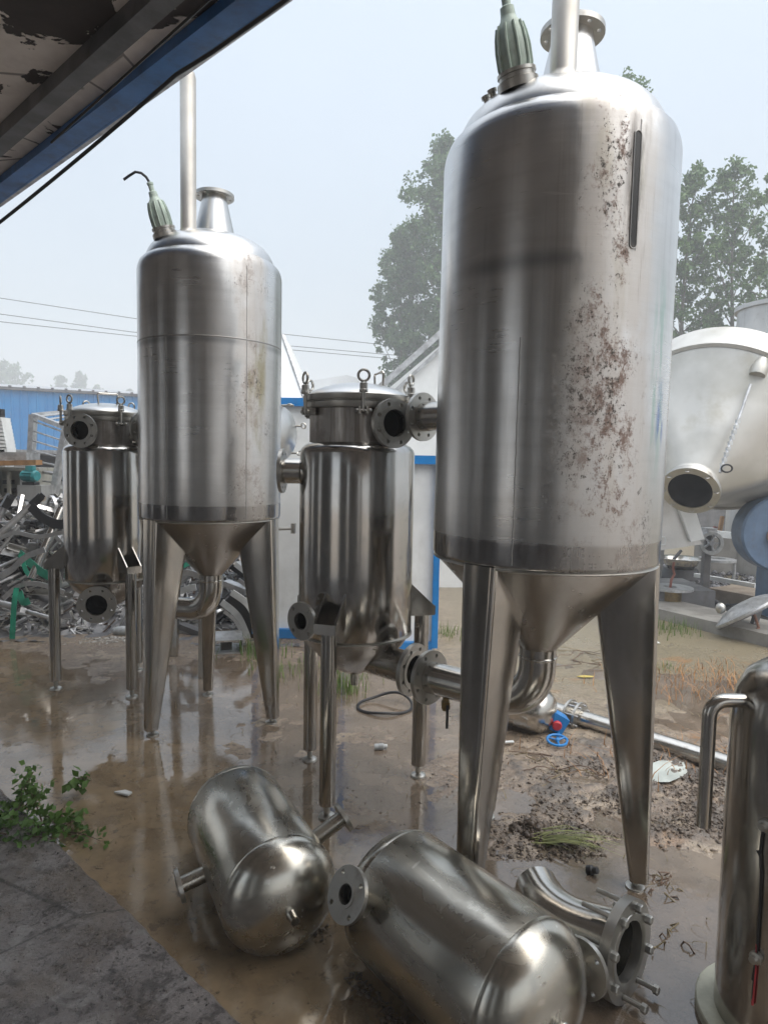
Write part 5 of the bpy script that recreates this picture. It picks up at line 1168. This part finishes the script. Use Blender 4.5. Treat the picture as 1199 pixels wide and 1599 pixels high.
wb=gr(135,1245); t=thing('low_weed','small weed sprig with a dark seed head, right end of the weed patch','weed',(wb.x,wb.y,0)); P=[Vector((-.1+.1*q,0,.02+.07*math.sin(q*2.2))) for q in [k/6 for k in range(7)]]
part('stem',MB().tube(P,.003,5),M_stalk,t); leaves('foliage',np.array([np.array(P[k])+rw.normal(size=3)*.018 for k in(3,4,5,6) for _ in range(9)]),.04,M_weed,t,7,.6)
fl_=rr_.uniform(-1.6,2.6,900); fy_=rr_.uniform(1.75,4.9,900)
P=[(a,b,max(.003,float(c)+.002)) for a,b,c in zip(fl_,fy_,height(fl_,fy_)) if (a+.33)*EIN.x+(b-2.1)*EIN.y<.3]
V,F=blades(P,.035,71,spread_=2.2,wd=.0022,direc=None); V=[(v[0],v[1],min(v[2],.012+.3*abs(v[2]-.003))) for v in V]
o=link('straw_litter',np_mesh('straw_litter',V,F),M_dry); tag(o,'small bits of straw and leaf litter floating on the wet ground','litter',kind='stuff')
# dead twigs
def twig(label,c,n_,L_,seed):
    r=np.random.default_rng(seed); t=thing('dead_twigs',label,'twigs',(c.x,c.y,float(height(np.array([c.x]),np.array([c.y]))[0])))
    for i in range(n_):
        a_=r.uniform(0,2*PI); P=[Vector((math.cos(a_+.5*q*r.normal())*L_*q,math.sin(a_)*L_*q,.012+.05*math.sin(q*3)*r.random())) for q in [k/6 for k in range(7)]]; part('twig',MB().tube(P,.0028,5),M_dry if i%2 else M_stalk,t)
twig('curled dead stalks beside the right foot of the largest tank',gr(1030,1385),11,.10,3); twig('thin dead twigs lying on the mud left of the largest tank leg',gr(870,1205),7,.22,4); twig('dead twigs strewn behind the outlet elbow of the largest tank',gr(910,1020),9,.5,5); twig('wisps of dead grass floating in the puddle by the standing vessel',gr(1050,1470),6,.10,6)
def dry_stuff():
    c=[gr(1110,1065),gr(1075,1085),gr(1150,1060),gr(1050,1190)]; V=[];F=[]
    for i,q in enumerate(c):
        r=np.random.default_rng(60+i); P=[(q.x+r.normal()*.35,q.y+r.normal()*.18,.012) for _ in range(150)]
        v,f=blades(P,.10,60+i,direc=None,spread_=1.4,wd=.003); F+=[tuple(k+len(V) for k in g) for g in f]; V+=v
    return np_mesh('pine_straw',V,F)
o=link('dry_straw',dry_stuff(),plain('orange_straw',(.34,.17,.06),.7)); tag(o,'orange brown dry straw scattered on the yellowish mud at right','straw',kind='stuff')
# hose loop, bottle, tile, leaf, strips
c=gr(601,1103,.012); P=[c+Vector((.165*math.cos(q)*(1+.06*math.sin(2*q+1)),.135*math.sin(q),.006*math.sin(3*q)+(.05*max(0,math.sin(q+.4))**3))) for q in [2*PI*i/48 for i in range(48)]]
single('hose_loop',MB().tube(P,.009,10,closed=True),M_black,'loop of black hose lying on the wet ground behind the middle filter vessel','hose')
q=gr(594,1166,.017); t=thing('small_bottle','small pale grey ribbed bottle lying on the wet ground, right of the filter legs','bottle',q,.15); M=frame((-.035,0,0),(1,0,0)); part('body',MB().lathe([(0,0),(.015,.002),(.016,.02),(.014,.022),(.016,.025),(.016,.05),(.010,.056)],M,16),M_cast,t); part('cap',MB().lathe([(.010,.056),(.011,.058),(.011,.072),(0,.073)],M,14),M_paper,t)
q=gr(192,1240,.01); o=single('tile_shard',MB().prism([(-.045,.01),(.03,-.018),(.04,.008),(-.0,.028)],0,.008),M_paper,'white triangular tile shard lying on the mud near the weed','tile',(q.x,q.y,.008)); 
q=gr(913,1057,.012); single('fallen_leaf',MB().prism([(-.06,0),(-.02,-.022),(.05,-.012),(.07,.01),(.0,.025)],0,.004),M_yel,'yellow fallen leaf on the wet ground behind the large tank','leaf',(q.x,q.y,.012))
q=gr(787,1161,.012); single('white_strip',MB().bar((-.05,0,0),(.055,.012,.004),.018,.006),M_paper,'thin white plastic strip on the ground near the blue handwheel','strip',(q.x,q.y,.014))
q=gr(1035,1205,.02); o=single('plastic_sheet',MB().add([(-.14,-.10,.0),(-.02,-.12,.012),(.12,-.02,.008),(.15,.10,.015),(.02,.09,.025),(-.10,.03,.012)],[(0,1,5),(1,4,5),(1,2,4),(2,3,4)]),plain('milky_plastic',(.46,.50,.47),.2),'crumpled milky plastic sheet lying on the mud beside the long pipe','plastic sheet',(q.x,q.y,.012))
q=gr(1095,958); q=gr(1112,918); q=gr(1022,1005,.01); single('paper_scrap',MB().add([(-.05,0,0),(.0,-.03,.01),(.05,0,.0),(.01,.03,.02)],[(0,1,2),(0,2,3)]),M_paper,'small white paper scrap on the yellowish mud by the kerb','paper',(q.x,q.y,.014))
q=gr(925,1358,.02); single('black_plug',MB().lathe([(0,-.02),(.018,-.02),(.018,.0),(.013,.005),(.013,.02),(0,.022)],frame((0,0,.016),(.6,-.5,.3)),16),M_black,'small black plug lying in the mud below the flattened grass','plug',(q.x,q.y,0))
# pale foam lumps by the left filter outlet
q=gr(172,1000); 
fl=np.concatenate([scatter(q.x,q.y,.28,.10,260,70,.3),scatter(gr(385,1000).x-.1,gr(330,1010).y,.2,.06,80,71)])
tag(lumps('pale_sludge',fl,.006,.03,lump_mat('sludge',(.34,.31,.27),(.5,.48,.45)),14,.4),'pale lumpy sludge on the ground below the left filter outlet','sludge',kind='stuff')
q=gr(190,985,.04); single('grey_sack',MB().ball((0,0,0),.055,(1.5,.9,.8),12),M_cast,'small grey lump beside the open port of the left filter vessel','lump',(q.x,q.y,.04))

# ---------------------------------------------------------------- rainy haze round the whole place
def haze_mat():
    m=bpy.data.materials.new('rain_haze'); m.use_nodes=True; t=m.node_tree; t.nodes.clear(); o=t.nodes.new('ShaderNodeOutputMaterial'); v=t.nodes.new('ShaderNodeVolumePrincipled')
    v.inputs['Color'].default_value=(.93,.96,1,1); v.inputs['Density'].default_value=.008; v.inputs['Anisotropy'].default_value=0
    t.links.new(v.outputs[0],o.inputs['Volume']); return m
hz=link('haze',MB().box((0,0,9.5),(310,310,23)).mesh('haze',0),haze_mat()); hz['kind']='stuff'

# long bright pieces in the heap, built last: each bent or straight rail is its own thing
for i,(pp,wd,lab) in enumerate([
  ([(-5,905),(18,890),(40,870),(70,858)],.05,'long bright rail bowed across the front of the scrap heap'),
  ([(5,935),(30,915),(60,912),(100,925)],.04,'bright rail curving down toward the left filter leg'),
  ([(0,840),(25,832),(60,838),(104,830)],.035,'bright strip lying along the top of the heap'),
  ([(276,900),(292,894),(312,900)],.05,'bright bent strip just above the elbow of the second tank'),
  ([(350,955),(366,968),(376,985),(380,1004)],.03,'innermost thin pale rail of the curved bundle'),
  ([(372,905),(396,925),(410,950),(416,975)],.035,'outermost thin pale rail of the curved bundle')]):
    ribbon('curved_rail',lab,'rail',crv([at(x,y,5.62-.03*i) for x,y in pp],8),wd,.012,M_alu)
# drying mud rims pushed up along the lying vessels
def rim(label,a,b,side,n_,seed):
    a=Vector(a);b=Vector(b);d=(b-a).normalized(); nn=Vector((-d.y,d.x,0))*side; r=np.random.default_rng(seed); q=r.random(n_); o=np.abs(r.normal(size=n_))*.03
    P=np.array([a.lerp(b,q_)+nn*(.075+o_) for q_,o_ in zip(q,o)]); P[:,2]=.004
    tag(lumps('mud_rim',P,.003,.014,M_clod,seed+1,.5),label,'mud','mud along the lying vessels',kind='stuff')
rim('crumbled wet mud along the right side of the longer lying vessel',(.44,1.6,0),(.06,2.05,0),-1,260,501)
rim('crumbled wet mud along the left side of the longer lying vessel',(.32,1.56,0),(.0,1.94,0),1,260,503)
rim('crumbled wet mud along the right side of the short lying vessel',(-.25,1.98,0),(-.50,2.48,0),-1,220,505)
